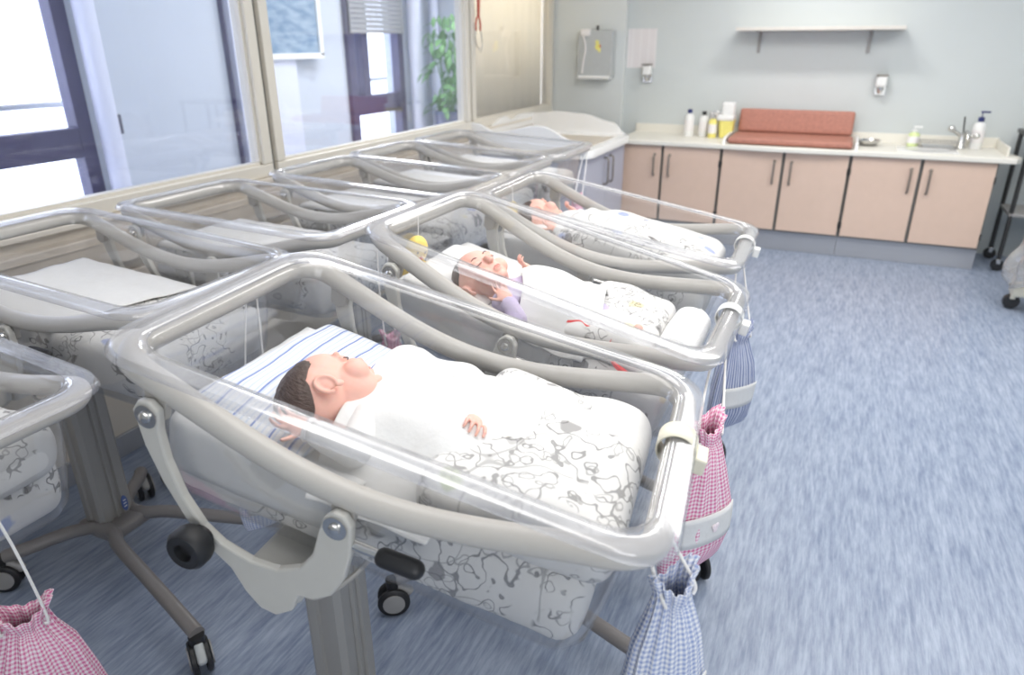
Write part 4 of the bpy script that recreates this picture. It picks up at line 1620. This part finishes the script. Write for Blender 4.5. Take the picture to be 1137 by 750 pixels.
def baby(k, name_label, headC, crown, face, S, arms, by=0.02, hair=True, hands=True, sleeve=COTTON, body_x=0.27, seed=0):
    """all coordinates in the tub frame; arms = list of (shoulder, elbow, wrist, fingerdir, palmnormal, side)"""
    root = empty('person', WM(k))
    tag(root, name_label, 'person', 'newborn babies')
    H = head_frame(crown, face)
    hc = Vector(headC)

    def hp(v):
        return hc + H @ (Vector(v) * S)
    m = MB()
    e = lambda c, r, rot=H: m.ell(hp(c), tuple(q * S for q in r), rot, 28, 20)
    e((0, -0.010, 0.014), (0.052, 0.066, 0.056))          # cranium
    e((0, 0.014, 0.018), (0.047, 0.050, 0.046))           # forehead
    e((0, 0.022, -0.022), (0.041, 0.042, 0.046))          # face
    for s in (-1, 1):
        e((s * 0.025, 0.040, -0.026), (0.021, 0.022, 0.021))    # cheeks
        e((s * 0.021, 0.053, 0.002), (0.0125, 0.0085, 0.0075))  # closed lids
        e((s * 0.021, 0.055, 0.013), (0.016, 0.008, 0.005))     # brow
        # ear: rim, lobe and inner shell
        ec = Vector((s * 0.052, -0.006, -0.006))
        pts = [ec + Vector((s * 0.004, 0.012 * math.cos(a), 0.017 * math.sin(a))) for a in [R(q) for q in range(-70, 251, 20)]]
        m.tube([hp(p) for p in pts], 0.0036 * S, 8)
        e((s * 0.052, -0.004, -0.004), (0.0045, 0.010, 0.014))
        e((s * 0.054, 0.004, -0.022), (0.004, 0.006, 0.006))
    e((0, 0.064, -0.009), (0.0065, 0.012, 0.013))          # nose bridge
    e((0, 0.070, -0.016), (0.0095, 0.009, 0.007))          # nose tip
    e((0, 0.058, -0.0385), (0.012, 0.008, 0.008))          # mouth mound
    e((0, 0.048, -0.055), (0.014, 0.013, 0.011))           # chin
    neck = hp((0, -0.010, -0.045))
    chest = Vector((hc.x + 0.125 * S, by, MZ1 + 0.050))
    hips = Vector((hc.x + 0.27 * S, by, MZ1 + 0.045))
    m.cap(neck, chest - Vector((0.03, 0, 0)), 0.028 * S, 0.036 * S)
    m.ell(chest, (0.062 * S, 0.062 * S, 0.042 * S), None, 24, 16)
    m.ell((chest + hips) / 2, (0.075 * S, 0.058 * S, 0.042 * S), None, 24, 16)
    m.ell(hips, (0.052 * S, 0.056 * S, 0.040 * S), None, 24, 16)
    for s in (-1, 1):
        kn = hips + Vector((0.055, s * 0.055, 0.0)) * S
        an = hips + Vector((0.10, s * 0.03, -0.005)) * S
        m.cap(hips + Vector((0.01, s * 0.03, 0)) * S, kn, 0.030 * S, 0.022 * S)
        m.cap(kn, an, 0.021 * S, 0.014 * S)
        m.cap(an, an + Vector((0.012, -s * 0.012, 0.035)) * S, 0.013 * S, 0.012 * S)
    for (sh_, el, wri, fd, pn, side) in arms:
        m.cap(sh_, el, 0.021 * S, 0.017 * S)
        m.cap(el, wri, 0.0165 * S, 0.0105 * S)
        hand(m, wri, fd, pn, side, S * 0.98)
    m.build('body', SKIN, root, remesh=0.0022)
    # lips, lash lines, brows
    m = MB()
    m.tube(catmull([hp(p) for p in ((-0.011, 0.0605, -0.037), (-0.004, 0.0665, -0.0345), (0, 0.0658, -0.0355), (0.004, 0.0665, -0.0345), (0.011, 0.0605, -0.037))], 6), 0.0021 * S, 8)
    m.tube(catmull([hp(p) for p in ((-0.0095, 0.0605, -0.0380), (0, 0.0648, -0.0400), (0.0095, 0.0605, -0.0380))], 6), 0.0022 * S, 8)
    m.build('lips', LIPS, root)
    for s in (-1, 1):
        m = MB()
        m.tube(catmull([hp((s * 0.0105, 0.0592, 0.000)), hp((s * 0.021, 0.0618, -0.0035)), hp((s * 0.032, 0.0545, -0.001))], 6), 0.0011 * S, 6)
        m.build('eyelashes', LASH, root)
        m = MB()
        m.tube(catmull([hp((s * 0.011, 0.0625, 0.0145)), hp((s * 0.021, 0.0628, 0.0175)), hp((s * 0.034, 0.0545, 0.0135))], 6), 0.0010 * S, 6)
        m.build('eyebrow', LASH, root)
    if hair:
        m = MB()

        def hf(s, t):
            a = 2 * PI * s
            sa = math.sin(a)
            lim = R(84 - 32 * max(0, sa) ** 1.3 + 36 * max(0, -sa) ** 0.5 + 5 * noise.noise(Vector((3 * math.cos(a), 3 * sa, 1))) - 6 * abs(math.cos(a)) ** 6)
            th = 0.03 + (lim - 0.03) * t
            d = Vector((math.sin(th) * math.cos(a), math.sin(th) * sa, math.cos(th)))
            nn = 0.0013 * noise.noise(d * 9) - 0.0022 * max(0, (t - 0.8) / 0.2)
            return hp(Vector((0, -0.010, 0.014)) + Vector((d.x * (0.0538 + nn), d.y * (0.0678 + nn), d.z * (0.0578 + nn))))
        m.grid(72, 40, hf)
        m.build('hair', HAIR, root, solid=0.002 * S, offset=1)
    # clothing: vest and sleeves
    m = MB()
    m.ell(chest, (0.066 * S, 0.067 * S, 0.047 * S), None, 26, 18)
    m.ell((chest + hips) / 2, (0.080 * S, 0.063 * S, 0.047 * S), None, 26, 18)
    m.ell(hips, (0.058 * S, 0.062 * S, 0.046 * S), None, 26, 18)
    col_ = neck.lerp(chest, 0.35)
    m.cap(col_, chest, 0.036 * S, 0.05 * S)
    for (sh_, el, wri, fd, pn, side) in arms:
        sh_, el, wri = Vector(sh_), Vector(el), Vector(wri)
        m.cap(chest.lerp(sh_, 0.5), sh_, 0.034 * S, 0.028 * S)
        m.cap(sh_, el, 0.027 * S, 0.024 * S)
        m.cap(el, el.lerp(wri, 0.78), 0.024 * S, 0.020 * S)
    m.build('vest', sleeve, root, remesh=0.004)
    return root, hp


S1 = 1.2
arms1 = [((-0.075, -0.085, -0.075), (-0.055, -0.165, -0.085), (-0.135, -0.172, -0.070), (-1, -0.12, 0.12), (0.1, 0.2, -1), 1),
         ((-0.06, 0.10, -0.072), (0.03, 0.085, -0.046), (0.098, -0.030, -0.031), (0.30, -0.90, 0.36), (0.2, 0.4, 1), -1)]
r1, hp1 = baby('F1', 'sleeping newborn with dark hair lying on the striped pillow, face turned away', (-0.165, -0.064, -0.075), (-1, -0.10, 0.05), (0.12, 0.86, 0.50), S1, arms1)
# white paper wrist band
m = MB(); m.tube([Vector((-0.137, -0.172, -0.070)) + Vector((0, 0.0175 * math.cos(a), 0.0175 * math.sin(a))) for a in [2 * PI * k / 20 for k in range(20)]], 0.0045, 6, loop=True)
m.build('wrist_band', PAPER, r1)
S2 = 1.12
arms2 = [((-0.085, -0.165, -0.080), (-0.02, -0.225, -0.082), (-0.062, -0.200, -0.055), (-0.75, 0.45, 0.3), (0.2, 0.3, -1), 1),
         ((-0.08, -0.02, -0.08), (-0.015, 0.01, -0.068), (-0.075, -0.015, -0.040), (-0.7, -0.2, 0.4), (0.3, -0.4, -1), -1)]
r2, hp2 = baby('F2', 'newborn in lilac sleeves lying under the white blanket in the middle front bassinet', (-0.18, -0.108, -0.070), (-1, 0.15, 0.12), (0.22, -0.30, 0.90), S2, arms2, by=-0.07, sleeve=LILAC)
arms3 = [((-0.20, -0.075, -0.085), (-0.12, -0.14, -0.085), (-0.19, -0.135, -0.065), (-0.8, 0.4, 0.3), (0.2, 0.3, -1), 1),
         ((-0.20, 0.08, -0.085), (-0.12, 0.12, -0.075), (-0.19, 0.10, -0.055), (-0.8, -0.2, 0.4), (0.3, -0.4, -1), -1)]
r3, hp3 = baby('F3', 'dark-haired newborn half hidden by rails in the bassinet next to the pink cabinets', (-0.305, 0.0, -0.084), (-1, 0.1, 0.1), (0.1, 0.75, 0.6), 1.1, arms3)

# ------------------------------------------------------------------ yellow plush figures inside the head ends


def plush(k, c, lab, S=1.0):
    e = empty('plush_toy', WM(k) @ TR(*c) @ RZ(R(-30)))
    tag(e, lab, 'toy', 'yellow plush chicks')
    m = MB()
    m.ell((0, 0, -0.045 * S), (0.024 * S, 0.028 * S, 0.036 * S))
    m.ell((0, 0, 0.005 * S), (0.021 * S, 0.025 * S, 0.032 * S))
    for s in (-1, 1):
        m.cap((0, s * 0.022 * S, -0.03 * S), (0.006, s * 0.036 * S, -0.06 * S), 0.009 * S, 0.007 * S)
        m.cap((0.004, s * 0.012 * S, -0.07 * S), (0.012, s * 0.018 * S, -0.105 * S), 0.010 * S, 0.009 * S)
    m.build('plush_body', YELLOW, e, remesh=0.003)
    m = MB()
    for s in (-1, 1):
        m.ell((0.0215 * S, s * 0.009 * S, 0.008 * S), (0.002, 0.003, 0.004))
    m.build('eye', LASH, e)
    m = MB(); m.ell((0.023 * S, 0, -0.004 * S), (0.005, 0.006, 0.004)); m.build('beak', ORANGE, e)
    m = MB(); m.tube([(0, 0, 0.03 * S), (-0.02, 0, 0.10)], 0.0012, 6); m.build('thread', CORD, e)


plush('F2', (-0.395, -0.085, -0.075), 'yellow plush chick hanging at the head of the middle front bassinet', 1.3)
plush('F3', (-0.392, -0.06, -0.07), 'yellow plush chick hanging at the head of the bassinet next to the cabinets', 1.1)

# ------------------------------------------------------------------ drawstring bags


def bag(rail, topc, h, w, d, mat, lab, rz, patch=True, ruffle=0.02, seed=0, heart=True, patch_side=1, name='drawstring_bag'):
    """topc = centre of the gathered mouth (world), rail = point on the rail the cords hang from"""
    M = TR(*topc) @ RZ(rz)
    e = empty(name, M)
    tag(e, lab, 'bag', 'drawstring bags')
    n = 56
    prof = [(0.0, 0.50, 0.55, 1.0), (-0.02, 0.40, 0.48, 0.9), (-0.035, 0.36, 0.42, 0.8), (-0.06, 0.45, 0.55, 0.7), (-0.12, 0.68, 0.85, 0.45), (-0.2, 0.88, 1.05, 0.25), (-0.28, 1.0, 1.0, 0.12), (h * -0.82, 1.0, 0.9, 0.06), (h * -0.93, 0.95, 0.6, 0.04), (-h, 0.86, 0.2, 0.0)]
    prof = [(z * (h / 0.36) if i_ in (4, 5, 6) else z, a, b_, c_) for i_, (z, a, b_, c_) in enumerate(prof)]
    rings = []
    for z, a, b_, pl in prof:
        ring = []
        for k in range(n):
            t = 2 * PI * k / n
            ripple = 1 + 0.16 * pl * math.sin(14 * t + seed) + 0.05 * pl * math.sin(5 * t + 2 * seed)
            dip = 0.018 * pl * math.cos(2 * t) if z > -0.05 else 0
            x = d / 2 * b_ * math.cos(t) * ripple
            y = w / 2 * a * math.sin(t) * ripple
            x += 0.01 * noise.noise(Vector((y * 9, z * 9, seed)))
            ring.append(Vector((x, y, z - dip)))
        rings.append(ring)
    m = MB()
    per = w * 2.3
    m.loft(rings, cap0=False, cap1=True, uv=lambda i_, j: (per * j / n, prof[min(i_, len(prof) - 1)][0]))
    p_ = m.build('pouch', mat, e, solid=0.002)
    # cords
    iM = M.inverted()
    for s in (-1, 1):
        a = iM @ Vector(rail) + Vector((0, s * 0.012, 0))
        m = MB()
        m.tube(catmull([a, a.lerp(Vector((0, s * w * 0.2, -0.03)), 0.5) + Vector((0.004, s * 0.004, 0)), Vector((d * 0.16, s * w * 0.19, -0.02)), Vector((d * 0.2, s * w * 0.16, -0.035))], 6), 0.0028, 8)
        m.build('cord', CORD, e)
    if patch:
        m = MB()

        def pf(s_, t_):
            z = -h * 0.52 - 0.075 * t_
            y = (-0.40 + 0.72 * s_) * w
            x = d / 2 * 1.02 * math.sqrt(max(0.02, 1 - (y / (w / 2)) ** 2)) + 0.003 + 0.01 * noise.noise(Vector((y * 9, z * 9, seed)))
            return Vector((x * patch_side, y, z))
        m.grid(14, 5, pf)
        pp = m.build('patch', COTTON, e, solid=0.002, offset=patch_side)
        if heart:
            m = MB()
            zc = -h * 0.52 - 0.037
            x = (d / 2 * 1.02 + 0.006) * patch_side
            m.ell((x, -0.005, zc + 0.004), (0.002, 0.006, 0.006)); m.ell((x, 0.005, zc + 0.004), (0.002, 0.006, 0.006)); m.ell((x, 0, zc - 0.004), (0.002, 0.007, 0.008))
            m.build('heart', PINKG, pp)
    return e


def rail_pt(k, x, y, dz=-0.02):
    return WM(k) @ Vector((x, y, dz))


F1r = rail_pt('F1', 0.4365, -0.155)
bag(F1r, (F1r.x + 0.03, F1r.y - 0.005, 0.925), 0.36, 0.17, 0.09, BLUEG, 'blue gingham drawstring bag hanging from the nearest front bassinet', R(-35), seed=1, heart=False)
F2r = rail_pt('F2', 0.4365, 0.03)
bag(F2r, (-0.155, -4.98, 0.955), 0.37, 0.20, 0.10, PINKG, 'pink gingham drawstring bag with a heart, hanging at the middle front bassinet', R(-30), seed=2)
F3r = rail_pt('F3', 0.4365, -0.02)
bag(F3r, (-0.19, -4.08, 0.82), 0.36, 0.19, 0.09, BLUES, 'blue ticking drawstring bag hanging from the bassinet next to the cabinets', R(-35), seed=3, heart=False)
W0r = rail_pt('W0', 0.4365, 0.0)
bag(W0r, (-1.285, -5.71, 0.665), 0.34, 0.21, 0.11, PINKG, 'pink gingham bag on long white cords at the lower edge', R(-40), seed=4, heart=False)
W2r = rail_pt('W2', 0.4365, 0.03)
bag(W2r, (-1.33, -4.36, 0.72), 0.30, 0.15, 0.09, PINKG, 'pink bag glimpsed through the front bassinets, hung on the mullion bassinet', R(-30), seed=5, heart=False)
W5r = rail_pt('W5', 0.4365, 0.2)
bag(W5r, (-1.29, -2.52, 0.86), 0.28, 0.14, 0.09, PINKG, 'pink bag hanging on the bassinet before the bath unit', R(-30), seed=6, heart=False)
W1r = rail_pt('W1', 0.4365, 0.1)
bag(W1r, (-1.385, -4.98, 0.62), 0.30, 0.16, 0.09, BLUEG, 'blue gingham bag on long cords beside the striped pillow bassinet', R(-30), seed=7, heart=False)


# white tape clips on the foot rails
def clip(k, y, lab, w=0.05, mat=CREAM):
    M = WM(k) @ TR(BL / 2, y, 0)
    e = empty('rail_clip', M)
    tag(e, lab, 'clip', 'tape clips on the foot rails')
    m = MB()
    rings = []
    for yy in (-w / 2, w / 2):
        rings.append([Vector((0.033 * math.cos(a), yy, 0.002 + 0.031 * math.sin(a))) for a in [2 * PI * q / 24 for q in range(24)]])
    m.loft(rings, cap0=False, cap1=False)
    m.build('clip_band', mat, e, solid=0.003)
    m = MB(); m.box((0.044, 0, -0.012), (0.022, w, 0.032), bevel=0.004)
    m.build('clip_tongue', mat, e, smooth=False)


clip('F1', 0.055, 'cream clip on the foot rail of the nearest front bassinet')
clip('F2', 0.07, 'white clip on the foot rail of the middle front bassinet', 0.04, WHITEP)
clip('F3', 0.06, 'white clip on the foot rail of the bassinet next to the cabinets', 0.035, WHITEP)
